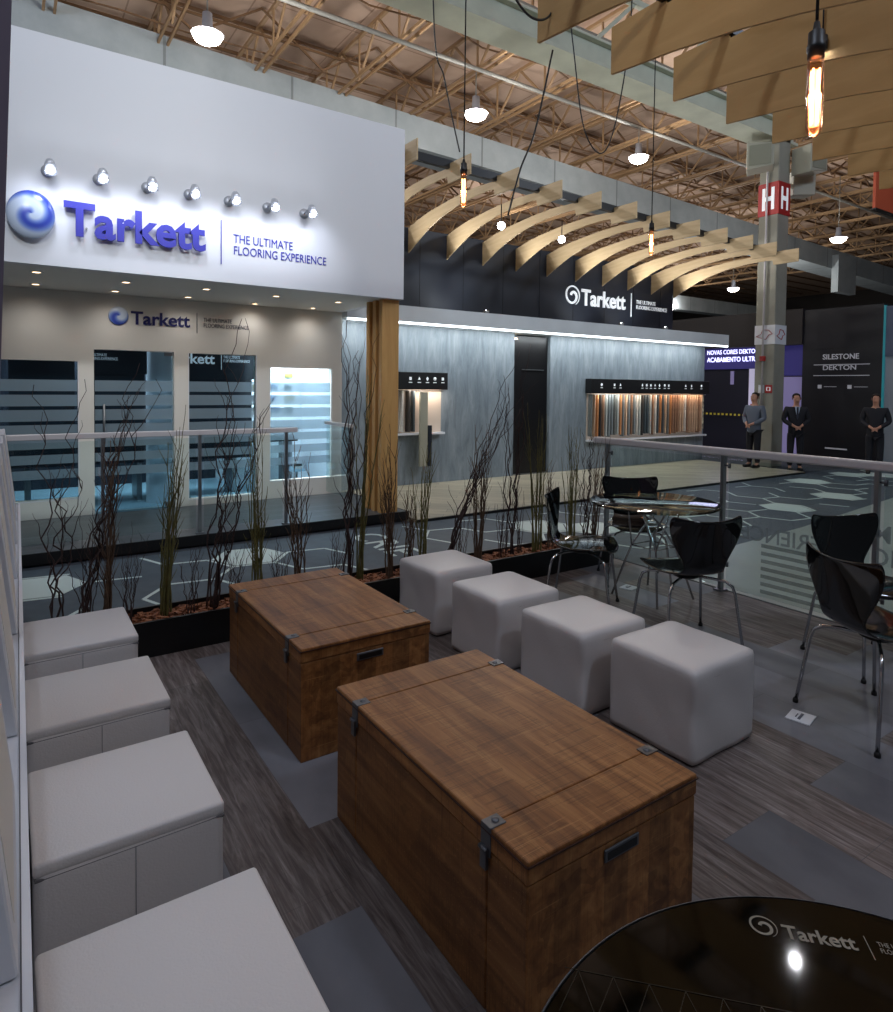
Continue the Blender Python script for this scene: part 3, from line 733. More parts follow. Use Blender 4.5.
for k in range(n_s):
    x = 9.20+k*(12.62-9.20)/(n_s-1)
    c = sr.randrange(len(samp_cols))
    if k > 28: c = sr.choice([3, 8, 6, 8, 5])
    o = bpy.data.objects.new('floor_sample', smesh[c]); COL.objects.link(o); o.location = (x, 8.76, 1.465); o.scale = (sr.uniform(.6, 1.5), 1, sr.uniform(.97, 1.03))
    tag(o, 'slim upright flooring sample hanging in the long wall rack', 'flooring sample', 'flooring samples in the long wall rack')
o = MB().box(12.63, 12.80, 8.74, 8.775, .72, 1.46).build('patterned_sample', mat('patterned_sample', (215, 195, 170), .5, var=.8, vscale=14)); tag(o, 'patterned pale sample board at the right end of the long wall rack', 'flooring sample')
light('AREA', (11.3, 8.62, 1.47), 6, (1, .74, .55), 2.6, rot=(rad(35), 0, 0), sy=.05)
light('AREA', (9.9, 8.62, 1.47), 4, (.95, .95, .9), 1.2, rot=(rad(35), 0, 0), sy=.05)
rk2 = rack(4.7, 5.87, .86, 1.54, 1.81, 'short wall rack of samples beside the pine posts')
for k, x in enumerate([5.17, 5.33, 5.48, 5.62, 5.77]): glyph(x, 1.71, k+1, rk2, .034)
for k, (x, c, sc, lab) in enumerate([(5.05, 5, .85, 'pale sample board leftmost in the short wall rack'), (5.17, 1, .85, 'dark sample board in the short wall rack'), (5.26, 7, .85, 'blue-grey sample board in the short wall rack')]):
    o = bpy.data.objects.new('floor_sample', smesh[c]); COL.objects.link(o); o.location = (x, 8.76, 1.52); o.scale = (1.4, 1, .8); tag(o, lab, 'flooring sample', 'flooring samples in the short wall rack')
t = thing('hanging_sample', 'long grey sample board with dark foot hanging low at the short wall rack', 'flooring sample')
MB().box(5.32, 5.46, 8.58, 8.62, .34, 1.5).bevel(.003, 1).build('board', 'speaker', t); MB().box(5.465, 5.53, 8.57, 8.61, .34, .98).build('dark_foot', 'navy', t); MB().bar((5.35, 8.60, 1.5), (5.35, 8.70, 1.52), .01).build('hook', 'steel', t)
light('AREA', (5.5, 8.62, 1.52), 3, (1, .85, .72), .7, rot=(rad(35), 0, 0), sy=.05)

# ------------------------------------------------------------------ arched plywood fins
def fin_mesh(prof, x, m='ply', th=.018):
    return MB().prism(prof, 0, -th/2, th/2)
topp = [(6.18, 4.20), (6.65, 4.20), (6.66, 4.15), (7.1, 4.17), (7.5, 4.155), (7.9, 4.12), (8.2, 4.09), (8.5, 4.04), (8.803, 3.965)]
bot = [(8.803, 3.58), (8.6, 3.68), (8.4, 3.77), (8.2, 3.85), (7.9, 3.94), (7.5, 4.02), (7.1, 4.055), (6.8, 4.06), (6.66, 4.05), (6.64, 3.965), (6.18, 3.965)]
fin0 = fin_mesh(topp+bot, 0).build('wooden_fin', 'ply')
pos12 = ['leftmost', 'second', 'third', 'fourth', 'fifth', 'sixth', 'seventh', 'eighth', 'ninth', 'tenth', 'eleventh']
for k in range(12):
    o = fin0 if k == 0 else dup(fin0)
    o.scale = (1, 1.07, 1.07); o.location = ((3.76+.7255*k)*1.07, 0, (.115-.0165*k)*1.07-.112)
    tag(o, ('arched plywood fin on the navy wall, %s from the left in its row' % pos12[k]) if 0 < k < 11 else ('arched plywood fin on the navy wall, rightmost and lowest of the row' if k == 11 else 'arched plywood fin in the row, first beside the white sign wall'), 'wooden fin', 'arched wooden fins on the navy wall')
o = MB(); o._add([(3.95, 7.06, 4.55), (12.7, 7.06, 4.335), (12.7, 7.06, 4.23), (3.95, 7.06, 4.445), (3.95, 7.13, 4.55), (12.7, 7.13, 4.335), (12.7, 7.13, 4.23), (3.95, 7.13, 4.445)], [(0, 1, 2, 3), (4, 7, 6, 5), (0, 4, 5, 1), (3, 2, 6, 7), (1, 5, 6, 2), (0, 3, 7, 4)])
o = o.build('fin_beam', 'black'); tag(o, 'black steel bar threading through the arched fins of the sample stand', 'beam')
# starburst spots between fins
for (x, y, z, lab) in [(6.35, 7.9, 4.02, 'dazzling spot lamp between the third and fourth arched fins'), (7.85, 8.1, 4.02, 'dazzling spot lamp between the fifth and sixth arched fins')]:
    pass
spots2 = [(4.95, 6.18, 3.50), (6.2, 6.45, 3.58)]
for k, (x, y, z) in enumerate([(6.22, 7.77, 4.03), (7.68, 7.98, 4.06)]):
    q = thing('track_spot', ['left', 'right'][k]+' dazzling spot lamp shining between the arched fins', 'lamp', (x, y, z), 0, 'dazzling spots between the arched fins')
    dirv = (Vector((0, 0, 1.6))-Vector((x, y, z))).normalized()
    h = MB().lathe([(0, -.12), (.05, -.10), (.064, 0), (.058, 0), (0, -.01)], n=18).build('lamp_head', 'black', q, rot=dirv.to_track_quat('Z', 'Y').to_euler())
    MB().lathe([(0, .02), (.04, .012), (.058, 0), (0, -.002)], n=18).build('lens', 'glow_white', h)
    MB().tube([(0, 0, .03), (0, 0, 4.36-z)], .008, 6).build('stem', 'black', q)
for k in range(11):  # hidden spots added to light the fin ends, alternately strong and weak
    x = (3.76+.7255*(k+.35))*1.07
    light('SPOT', (x, 9.0, 3.45), 60 if k % 2 == 0 else 22, (.95, .97, 1), .04, target=(x+.4, 8.5, 4.2), spot=120, blend=.9)

# near canopy of the lounge
topn = [(3.43, 4.245), (2.95, 4.245), (2.94, 4.19), (2.4, 4.2), (1.8, 4.14), (1.3, 4.03), (.8, 3.9)]
botn = [(.8, 3.3), (1.2, 3.47), (1.6, 3.6), (2.0, 3.70), (2.4, 3.78), (2.9, 3.85), (3.43, 3.90)]
fn = MB().prism(topn+botn, 0, -.011, .011).build('canopy_fin', 'ply2')
posn = ['leftmost at the top edge of the photo', 'second from the left', 'third from the left', 'fourth from the left', 'fifth from the left', 'sixth from the left', 'seventh from the left', 'rightmost visible']
for k in range(8):
    o = fn if k == 0 else dup(fn)
    o.location = (3.05+.735*k, 0, .06-.012*k)
    tag(o, 'large plywood canopy board over the lounge, '+posn[k], 'canopy board', 'plywood boards of the near canopy')
t = thing('canopy_support', 'black steel frame carrying the plywood boards over the lounge', 'frame')
MB().box(2.2, 8.4, 2.92, 2.98, 4.26, 4.32).build('front_bar', 'black', t); MB().box(2.2, 8.4, .9, .96, 4.06, 4.14).build('rear_bar', 'black', t)
for k in range(8): MB().box(3.062+.735*k, 3.092+.735*k, 2.93, 2.96, 4.08, 4.26).build('bracket', 'black', t)
for x in (2.3, 5.2, 8.3): MB().tube([(x, 2.95, 4.3), (x, 2.95, 10.3)], .006, 6).build('hanger', 'cable', t)

# pendant bulbs
def bulb(loc, ztop, label):
    t = thing('filament_bulb', label, 'light bulb', loc, 0, 'hanging filament bulbs'); t.scale = (1.15, 1.15, 1.15) if ztop < 5 else (1, 1, 1)
    MB().tube([(0, 0, .13), (.002, 0, (ztop-loc[2])*.5), (0, 0, ztop-loc[2])], .0045, 6).build('cable', 'cable', t)
    MB().lathe([(0, .125), (.007, .125), (.010, .105), (.020, .098), (.0215, .065), (.0235, .062), (.0235, .05), (.021, .047), (.021, .03), (0, .03)], n=20).build('socket', 'black', t)
    MB().lathe([(.015, .032), (.020, .022), (.0205, .01), (.0205, -.07), (.0205, -.15), (.018, -.165), (.010, -.175), (0, -.178)], n=20).build('glass_tube', 'bulbglass', t)
    fl = MB()
    for q in range(4):
        a = q*pi/2; fl.tube([(.009*cos(a), .009*sin(a), -.145), (.011*cos(a), .011*sin(a), .0)], .0022, 5)
    fl.build('filament', 'filament', t)
    MB().lathe([(.0, -.150), (.012, -.148), (.0125, -.13), (.0125, -.02), (.012, -.004), (0, 0)], n=14).build('glow_core', 'glowcore', t)
    light('POINT', (loc[0], loc[1], loc[2]-.07), 2.4, (1, .55, .28), .03)
bulb((2.07, 1.055, 2.585), 4.06, 'big glowing tube bulb hanging nearest at the top right')
bulb((2.42, 3.41, 2.915), 10.2, 'glowing tube bulb hanging in front of the left arched fins')
bulb((4.66, 3.735, 2.935), 10.2, 'glowing tube bulb hanging in front of the right arched fins')
def cable(pts, lab, rr=.008):
    P = [Vector(p) for p in pts]; out = []
    for i in range(len(P)-1):
        p0 = P[max(i-1, 0)]; p1 = P[i]; p2 = P[i+1]; p3 = P[min(i+2, len(P)-1)]
        for k in range(8):
            s_ = k/8; out.append(.5*((2*p1)+(-p0+p2)*s_+(2*p0-5*p1+4*p2-p3)*s_*s_+(-p0+3*p1-3*p2+p3)*s_**3))
    out.append(P[-1]); o = MB().tube(out, rr, 6).build('hanging_cable', 'cable'); return tag(o, lab, 'cable')
cable([(3.75, 6, 10.2), (3.83, 6.0, 5.73), (3.99, 6.0, 4.93), (4.2, 6.0, 4.2)], 'black cable slanting down to the arched fins beside the left hanging bulb')
cable([(5.94, 6.4, 5.99), (5.66, 6.4, 4.9), (5.42, 6.4, 4.35), (5.23, 6.4, 3.75)], 'loose black cable hanging diagonally in front of the roof between two bulbs', .012)
cable([(5.34, 5.5, 7.5), (5.36, 5.5, 6.01), (5.45, 5.5, 5.36), (5.62, 5.5, 4.62), (5.92, 5.5, 4.40), (6.16, 5.5, 4.85), (6.38, 5.5, 6.0), (6.42, 5.5, 7.5)], 'long black cable loop sagging in front of the roof trusses')
cable([(2.66, 3.3, 4.3), (2.7, 3.3, 4.13), (2.86, 3.3, 4.02), (3.02, 3.3, 4.07), (3.14, 3.3, 4.3)], 'short black cable loop at the end of the leftmost canopy board')
o = MB().box(13.6, 16, 5.75, 5.80, 5.05, 5.8).box(13.58, 16.02, 5.73, 5.82, 5.02, 5.05, 1).build('hanging_banner', ['orange', 'black']); tag(o, 'orange hanging banner with black lower edge at the right edge of the photo', 'banner')

# ------------------------------------------------------------------ lounge trunks
def make_trunk(label, loc):
    t = thing('storage_chest', label, 'trunk', loc, 0, 'wooden trunks used as low tables')
    L, W, Hh = 1.057, .639, .488; zs = .426
    b = MB(); e = .155
    b.box(.006, W-.006, .006, L-.006, 0.0, zs-.004)
    for y0, y1 in ((0, e-.002), (e+.002, L-e-.002), (L-e+.002, L)): b.box(0, W, y0, y1, .0, zs)
    b.bevel(.004, 2); b.build('body', 'trunk', t)
    l = MB(); l.box(.004, W-.004, .004, L-.004, zs+.004, Hh-.004)
    for y0, y1 in ((-.003, e-.0015), (e+.0015, L-e-.0015), (L-e+.0015, L+.003)): l.box(-.003, W+.003, y0, y1, zs+.003, Hh)
    l.bevel(.004, 2); lid = l.build('lid', 'trunk', t)
    fr = MB()
    for a, b_ in (((-.004, -.004), (W+.004, -.004)), ((W+.004, -.004), (W+.004, L+.004)), ((W+.004, L+.004), (-.004, L+.004)), ((-.004, L+.004), (-.004, -.004))):
        fr.bar((a[0], a[1], Hh-.012), (b_[0], b_[1], Hh-.012), .006, .004)
    fr.build('edge_groove', mat('dark_wood_edge', (58, 32, 20), .5), lid)
    for y in (e, L-e):
        for sx, x in ((-1, 0), (1, W)):
            h = MB()
            h.box(x-.006*sx if sx < 0 else x-.0, x, y-.022, y+.022, Hh-.001, Hh+.001)
            xo = x+sx*.0065
            h.box(xo, xo-sx*.052, y-.02, y+.02, Hh-.002, Hh+.0035); h.box(xo, xo-sx*.004, y-.02, y+.02, Hh-.075, Hh+.003)
            h.bevel(.0015, 1, 30)
            h.lathe([(0, .006), (.009, .004), (.011, 0)], (x-sx*.025, y, Hh+.003), 12)
            h.build('corner_plate', 'iron', t)
            MB().box(xo, xo+sx*.008, y-.012, y+.012, zs-.045, zs+.012).tube([(xo+sx*.006, y-.016, zs+.006), (xo+sx*.006, y+.016, zs+.006)], .006, 8).build('clasp', 'iron', t)
    for yy, sg in ((-.001, -1), (L+.001, 1)):
        h = MB().box(W/2-.062, W/2+.07, yy-sg*.001, yy+sg*.005, zs-.046, zs-.012).bevel(.002, 1)
        hp = h.build('handle_plate', 'iron', t)
        MB().box(W/2-.052, W/2+.06, yy+sg*.0045, yy+sg*.006, zs-.040, zs-.020).build('handle_slot', 'black', hp)
    return t
tk = make_trunk('brown wooden trunk nearest the viewer in the middle of the lounge', (1.002, 1.118, 0))
t2 = dup(tk, (1.015, 2.566, 0), 0, 'brown wooden trunk standing behind the other, close to the black planter')

# ------------------------------------------------------------------ stools
def make_stool(name, style, sx, sy, h=.414):
    t = thing(name, 'x', 'stool')
    bm = MB(); bv = .022 if style == 'seamed' else .034
    bm.box(-sx/2, sx/2, -sy/2, sy/2, .012, h if style != 'seamed' else h-.012)
    bmesh.ops.subdivide_edges(bm.bm, edges=bm.bm.edges[:], cuts=17, use_grid_fill=True)
    jr = random.Random(11)
    zt = h if style != 'seamed' else h-.012
    for v in bm.bm.verts:
        x, y, z = v.co; nx, ny, nz = x/(sx/2), y/(sy/2), (z-zt/2)/(zt/2)
        # round corners by pulling towards a superellipsoid
        p = 34 if style == 'seamed' else 24
        d = (abs(nx)**p+abs(ny)**p+(abs(nz)**p if nz > 0 else abs(nz)**30))**(1/p)
        d = max(d, 1e-6); m_ = max(abs(nx), abs(ny), abs(nz))
        k = m_/d
        nx, ny = nx*k, ny*k; nz2 = nz*k if nz > 0 else nz
        x, y = nx*sx/2, ny*sy/2; z = zt/2+nz2*zt/2
        if z > zt*.9: z += .010*(1-nx*nx)*(1-ny*ny)
        w = 0 if style == 'seamed' else .0022*sin(nx*5+nz*4)+.0016*cos(ny*6-nz*5)
        x += w*(1 if abs(nx) > .9 else 0); y += w*(1 if abs(ny) > .9 else 0)
        v.co = (x, y, z)
    body = bm.build('body', 'leather', t, smooth=True)
    if style == 'seamed':
        c = MB(); c.box(-sx/2, sx/2, -sy/2, sy/2, h-.034, h+.004).bevel(.010, 3)
        for v in c.bm.verts:
            pass
        cc = c.build('top_cushion', 'leather', t, smooth=False)
        for p_ in cc.data.polygons: p_.use_smooth = True
        se = MB()
        for sgn in (-1, 1):
            se.tube([(0, sgn*(sy/2+.001), .02), (0, sgn*(sy/2+.001), h-.036)], .0012, 5)
            se.tube([(sgn*(sx/2+.001), 0, .02), (sgn*(sx/2+.001), 0, h-.036)], .0012, 5)
        for a, b_ in (((-1, -1), (1, -1)), ((1, -1), (1, 1)), ((1, 1), (-1, 1)), ((-1, 1), (-1, -1))):
            se.tube([(a[0]*(sx/2-.004), a[1]*(sy/2-.004), h-.038), (b_[0]*(sx/2-.004), b_[1]*(sy/2-.004), h-.034)], .0045, 6)
        se.build('seam', 'seam', t)
    else:
        se = MB()
        for a, b_ in (((-1, -1), (1, -1)), ((-1, -1), (-1, 1))):
            se.tube([(a[0]*(sx/2-.028), a[1]*(sy/2-.001), h-.052), (b_[0]*(sx/2-.03), b_[1]*(sy/2-.001), h-.052)] if a[1] == b_[1] else [(a[0]*(sx/2-.001), a[1]*(sy/2-.03), h-.052), (b_[0]*(sx/2-.001), b_[1]*(sy/2-.03), h-.052)], .0008, 4)
        se.build('seam', 'seam', t)
    ft = MB()
    for x in (-1, 1):
        for y in (-1, 1): MB
    for x in (-1, 1):
        for y in (-1, 1):
            MB().lathe([(0, 0), (.018, 0), (.018, .016), (0, .016)], (x*(sx/2-.06), y*(sy/2-.06), 0), 14).build('foot', 'rubber', t)
    return t
s1 = make_stool('cube_stool', 'seamed', .46, .465)
GL = 'white leather stools along the left wall'; GR = 'white cube stools to the right of the trunks'
lefts = [(.268, 1.318, 'white leather stool along the left wall, nearest the viewer'), (.272, 2.07, 'white leather stool along the left wall, second from the viewer'),
         (.272, 2.80, 'white leather stool along the left wall, third from the viewer'), (.275, 3.535, 'white leather stool along the left wall, farthest, touching the planter')]
for k, (x, y, l) in enumerate(lefts):
    o = s1 if k == 0 else dup(s1)
    o.location = (x, y, 0); tag(o, l, 'stool', GL)
s2 = make_stool('cube_stool', 'soft', .468, .462, .412)
rights = [(2.605, 1.865, .01, 'white leather cube stool on the right side, nearest the viewer'), (2.51, 2.405, -.01, 'white leather cube stool on the right side, second from the viewer'),
          (2.468, 3.0, .0, 'white leather cube stool on the right side, third from the viewer'), (2.475, 3.645, .02, 'white leather cube stool on the right side, farthest, beside the planter')]
for k, (x, y, rz, l) in enumerate(rights):
    o = s2 if k == 0 else dup(s2)
    o.location = (x, y, 0); o.rotation_euler = (0, 0, rz); tag(o, l, 'stool', GR)

# ------------------------------------------------------------------ planter and branches
def box_shell(mb, x0, x1, y0, y1, z0, z1, t=.02):
    mb.box(x0, x1, y0, y0+t, z0, z1); mb.box(x0, x1, y1-t, y1, z0, z1); mb.box(x0, x0+t, y0+t, y1-t, z0, z1); mb.box(x1-t, x1, y0+t, y1-t, z0, z1); mb.box(x0+t, x1-t, y0+t, y1-t, z0, z0+.03); return mb
pl = box_shell(MB(), .07, 4.62, 4.05, 4.355, .001, .21).build('planter_trough', 'planter'); tag(pl, 'long low black planter trough dividing the lounge from the aisle', 'planter')
bk = MB(); br = random.Random(21)
bk.box(.095, 4.595, 4.075, 4.33, .04, .165)
for k in range(1500):
    x = br.uniform(.11, 4.58); y = br.uniform(4.085, 4.32); z = br.uniform(.165, .19); a = br.uniform(0, pi); L_ = br.uniform(.012, .03); w_ = L_*.6
    dx, dy = cos(a)*L_, sin(a)*L_; ex, ey = -sin(a)*w_, cos(a)*w_; t_ = br.uniform(.006, .012); tl = br.uniform(-.008, .008)
    x = min(max(x, .13), 4.56); y = min(max(y, 4.11), 4.295)
    v = [(x-dx-ex, y-dy-ey, z-tl), (x+dx-ex, y+dy-ey, z+tl), (x+dx*.8+ex, y+dy*.8+ey, z+tl), (x-dx*.8+ex, y-dy*.8+ey, z-tl)]
    bk._add(v+[(a_, b_, c_+t_) for a_, b_, c_ in v], [(0, 3, 2, 1), (4, 5, 6, 7), (0, 1, 5, 4), (1, 2, 6, 5), (2, 3, 7, 6), (3, 0, 4, 7)])
tag(bk.build('bark_mulch', 'bark'), 'reddish brown bark chips filling the black planter', 'bark chips', kind='stuff')

def cluster(x, kind, h, lean, n, label, y=4.2, seed=0):
    rg = random.Random(seed or int(x*1000)); nm = {'curly': ('willow_branches', 'stem_dark'), 'green': ('bamboo_stalks', 'stem_green'), 'brown': ('stick_bundle', 'stem_brown'), 'short': ('twig_bunch', 'stem_dark')}[kind]
    t = thing(nm[0], label, {'curly': 'branches', 'green': 'bamboo stalks', 'brown': 'sticks', 'short': 'twigs'}[kind], (x, y, .165), 0, 'branches planted in the black trough')
    for i in range(n):
        a0 = rg.uniform(0, 2*pi); r0 = rg.uniform(.006, .042); bx, by = r0*cos(a0), r0*sin(a0)
        hh = h*rg.uniform(.6, 1.0) if i else h
        sp = {'curly': .07, 'green': .045, 'brown': .05, 'short': .16}[kind]
        ex = lean*hh/h+rg.gauss(0, sp)*hh*(.6 if i == 0 else 1); ey = rg.gauss(0, sp*.5)*hh
        N = 22; pts = []; ph = rg.uniform(0, 6.3); fq = rg.uniform(2.2, 3.6); am = {'curly': .028, 'green': .004, 'brown': .007, 'short': .006}[kind]
        for k in range(N+1):
            s_ = k/N; e = s_**1.25
            cu = am*min(1, s_*3.5)
            px_ = bx+ex*e+cu*sin(ph+fq*s_*7)+cu*.5*sin(ph*2+s_*fq*15); py_ = by+ey*e+cu*cos(ph+fq*s_*6)
            pts.append((px_, py_, hh*s_))
        rb = {'curly': .0065, 'green': .0068, 'brown': .0065, 'short': .0032}[kind]*rg.uniform(.75, 1.1)
        mb = MB(); mb.tube(pts, [rb*(1-.72*k/N) for k in range(N+1)], 5)
        nt_ = {'curly': 5, 'green': 6, 'brown': 7, 'short': 4}[kind]
        for q in range(nt_):
            k0 = rg.randint(5, N-3); p = Vector(pts[k0]); a = rg.uniform(0, 2*pi)
            ln = {'curly': .26, 'green': .20, 'brown': .24, 'short': .14}[kind]*rg.uniform(.5, 1.1)*(1-.35*k0/N)
            out = rg.uniform(.25, .55); tp = []
            ph2 = rg.uniform(0, 6)
            for j in range(6):
                s_ = j/5; tp.append(p+Vector((cos(a)*out*ln*s_+am*.5*sin(ph2+s_*7)*s_, sin(a)*out*ln*s_*.6, ln*s_*.95)))
            mb.tube(tp, [rb*.4*(1-.6*j/5) for j in range(6)], 4)
        mb.build('stem', nm[1], t)
cl = [(.22, 'curly', 1.45, .12, 3, 'tall reddish curly willow branches leftmost in the planter'), (.34, 'curly', 1.55, .26, 4, 'dark curly willow branches near the left end bending right'), (.36, 'short', .75, .0, 4, 'thin dark twigs between the leftmost willow branches'),
      (.45, 'brown', 1.15, .05, 7, 'straight dark stick bundle behind the farthest left stool'), (.58, 'short', .62, .03, 7, 'fan of thin bare twigs right of the dark stick bundle'),
      (.80, 'green', 1.30, .10, 8, 'tall green bamboo stalks left of the far trunk'), (.93, 'short', .45, .04, 5, 'small bare twigs beside the leftmost bamboo stalks'),
      (1.07, 'curly', 1.86, .32, 6, 'tall dark curly willow in front of the third booth window'), (1.2, 'short', .5, .0, 6, 'low bare twigs behind the left corner of the far trunk'),
      (1.35, 'green', 1.22, -.02, 8, 'upright green bamboo stalks behind the far trunk'), (1.5, 'short', .5, .02, 6, 'low bare twigs behind the middle of the far trunk'),
      (1.66, 'brown', 1.10, -.06, 7, 'brown stick bundle in front of the rightmost booth window'), (1.88, 'short', .5, .03, 5, 'low bare twigs left of the double willow'),
      (2.02, 'curly', 1.95, .10, 5, 'tall dark curly willow just left of the pine posts'), (2.11, 'green', 1.55, .08, 7, 'dense green bamboo stalks before the pine posts'),
      (2.33, 'brown', 1.15, -.05, 8, 'brown stick bundle in front of the nearest pine post'), (2.5, 'brown', .65, .02, 5, 'short brown sticks behind the farthest cube stool'),
      (2.65, 'green', 1.0, .02, 7, 'green bamboo stalks right of the farthest cube stool'), (2.83, 'curly', 1.72, .72, 6, 'curly willow leaning far right across the grey wall'),
      (2.98, 'short', .6, .05, 6, 'thin twigs at the foot of the leaning willow'), (3.18, 'brown', 1.12, .03, 8, 'straight brown stick bundle before the grey wall'), (3.38, 'short', .7, .05, 7, 'thin twigs left of the black doorway'),
      (3.5, 'curly', 1.80, .08, 6, 'tall dark curly willow in front of the black doorway'), (3.62, 'short', .55, .0, 5, 'low twigs under the black doorway'), (3.77, 'green', 1.30, .0, 8, 'green bamboo stalks in front of the black doorway'),
      (3.95, 'brown', .8, .0, 5, 'thin brown sticks behind the side-facing black chair'), (4.24, 'green', 1.1, -.04, 8, 'green bamboo stalks left of the glass table'), (4.36, 'curly', 1.05, .0, 6, 'curly willow branches before the sample rack'),
      (4.50, 'brown', 1.0, .1, 6, 'brown sticks at the right end of the planter')]
for k, (x, kd, h, ln, n, lab) in enumerate(cl): cluster(x, kd, h, ln, int(n*1.25)+1, lab, y=4.16+.06*((k*7) % 3)/2, seed=k+40)

# ------------------------------------------------------------------ lounge glass railing
t = thing('glass_railing', 'glass railing with pale handrail behind the black chairs', 'railing')
MB().prism([(4.615, 4.33), (4.685, 4.33), (4.83, 1.0), (4.76, 1.0)], 2, 1.075, 1.135).bevel(.012, 2).build('handrail', 'railwhite', t)
def rx(y): return 4.635+(4.44-y)*.047
for y in (4.17, 3.02, 1.94, 1.05):
    p = MB().box(rx(y)-.02, rx(y)+.02, y-.014, y+.014, .0, 1.078).box(rx(y)-.045, rx(y)+.045, y-.035, y+.035, 0, .012).build('post', 'steel', t)
    for z in (.22, 1.0): MB().tube([(rx(y), y-.014, z), (rx(y)+.0, y-.05, z)], .007).tube([(rx(y), y-.05, z-.02), (rx(y), y-.05, z+.02)], .012, 10).build('clamp', 'iron', p)
panes = []
for a, b_ in ((4.13, 3.06), (2.98, 1.98), (1.90, 1.09)):
    pn = MB().prism([(rx(a)+.004, a), (rx(a)+.014, a), (rx(b_)+.014, b_), (rx(b_)+.004, b_)], 2, .03, 1.05).build('glass_pane', 'glass', t); panes.append(pn)
# frosted film on the middle pane: mirrored lettering and bars as seen from inside
def onpane(y, z): return (rx(y)+.016, y, z)
film = MB()
for k in range(7):
    z = .432-.058*k
    film.prism([(rx(2.71)+.0145, 2.71), (rx(2.71)+.0165, 2.71), (rx(2.02)+.0165, 2.02), (rx(2.02)+.0145, 2.02)], 2, z-.028, z)
film.build('frosted_bars', m_frost('grey_frost', (112, 114, 114), .36), panes[1])
xd = Vector((rx(1.95)-rx(2.83), 1.95-2.83, 0))
text('THE ULTIMATE\nFLOORING EXPERIENCE', 1.66, .27, frame((rx(2.87)+.0145, 2.87, .445), xd, (0, 0, 1)), 'frost_text', 'glass_lettering', panes[1], .001, .01, mirror=True)

# ------------------------------------------------------------------ chairs
def shell_mesh():
    st = [(.235, .425, .15), (.225, .44, .19), (.19, .448, .215), (.12, .447, .23), (.04, .44, .23), (-.04, .434, .215), (-.11, .434, .185), (-.155, .442, .15), (-.185, .465, .132), (-.202, .50, .128), (-.212, .545, .143), (-.224, .60, .178), (-.236, .655, .208), (-.247, .70, .226), (-.256, .74, .232), (-.262, .77, .228), (-.264, .788, .214)]
    nu = 14; rows = []
    mb = MB()
    for i, (y, z, w) in enumerate(st):
        row = []
        for k in range(nu+1):
            q = -1+2*k/nu; x = q*w
            back = max(0, min(1, (z-.50)/.25))
            seat = 1-max(0, min(1, (z-.45)/.08))
            yy = y+back*.055*q*q; zz = z+seat*.014*q*q
            if i >= 13: zz += .018*(abs(q)**2.2)*(i-12)/4*1.0-.010*(1-q*q)*(i-12)/4
            if i == 0: yy -= .05*q**4
            if i == 1: yy -= .03*q**4
            row.append(mb.bm.verts.new((x, yy, zz)))
        rows.append(row)
    for a, b_ in zip(rows, rows[1:]):
        for k in range(nu): mb.bm.faces.new((a[k], a[k+1], b_[k+1], b_[k])).smooth = True
    return mb
def make_chair(label, loc, rz):
    t = thing('shell_chair', label, 'chair', loc, rz, 'black shell chairs with chrome legs'); t.scale = (1.05, 1.05, 1.05)
    s_ = shell_mesh().build('seat_shell', 'gloss', t)
    m1 = s_.modifiers.new('solid', 'SOLIDIFY'); m1.thickness = .011; m1.offset = -1
    m2 = s_.modifiers.new('sub', 'SUBSURF'); m2.levels = 1; m2.render_levels = 2
    MB().lathe([(0, .418), (.075, .418), (.08, .405), (.06, .395), (0, .393)], (0, .0, 0), 24).build('hub', 'black', t)
    for sx in (-1, 1):
        for sy in (-1, 1):
            P = [(.03*sx, .03*sy, .408), (.11*sx, .10*sy, .407), (.165*sx, .145*sy, .40), (.195*sx, .17*sy, .375), (.206*sx, .18*sy, .335), (.222*sx, .20*sy, .18), (.24*sx, .222*sy, .008)]
            lg = MB().tube(P, .0085, 10).build('leg', 'chrome', t)
            MB().lathe([(0, 0), (.013, 0), (.013, .012), (.009, .022), (0, .022)], (.2405*sx, .2225*sy, 0), 12).build('rubber_foot', 'rubber', lg)
    return t
def rzto(dx, dy): return math.atan2(dy, dx)-pi/2     # chair faces local +Y
ch = make_chair('black glossy shell chair beside the glass table with its back to the viewer', (3.55, 2.52, 0), -.42)
dup(ch, (3.44, 3.31, 0), -2.51, 'black glossy shell chair seen from the side next to the planter')
dup(ch, (4.33, 3.58, 0), -3.81, 'black glossy shell chair behind the glass table facing the viewer')
dup(ch, (3.455, 1.385, 0), -1.983, 'black glossy shell chair at the right edge, nearest, turned away from the viewer')
dup(ch, (4.20, 1.73, 0), -3.558, 'black glossy shell chair by the railing behind the nearest chair')

# glass table
t = thing('glass_table', 'round glass table on crossed chrome wire legs among black chairs', 'table', (4.08, 3.19, 0))
MB().lathe([(0, .722), (.466, .722), (.476, .725), (.48, .731), (.476, .737), (.466, .74), (0, .74)], n=72).build('tabletop', 'tabglass', t)
for k in range(4):
    a = pi/4+k*pi/2; c_, s_ = cos(a), sin(a); c2, s2_ = cos(a+pi/2), sin(a+pi/2)
    lg = MB().tube([(.30*c_, .30*s_, 0.008), (.16*c_, .16*s_, .40), (.05*c_-.05*c2, .05*s_-.05*s2_, .56), (-.10*c_-.10*c2, -.10*s_-.10*s2_, .72)], .008, 8).tube([(.16*c_, .16*s_, .40), (.20*c_+.1*c2, .20*s_+.1*s2_, .72)], .006, 8).build('leg', 'chrome', t)
    MB().tube([(.16*c_, .16*s_, .40), (.16*c2, .16*s2_, .40)], .005, 8).build('brace', 'chrome', t)
MB().tube([(.21*cos(2*pi*k/32), .21*sin(2*pi*k/32), .714) for k in range(33)], .007, 8, cap=False).build('support_ring', 'chrome', t)

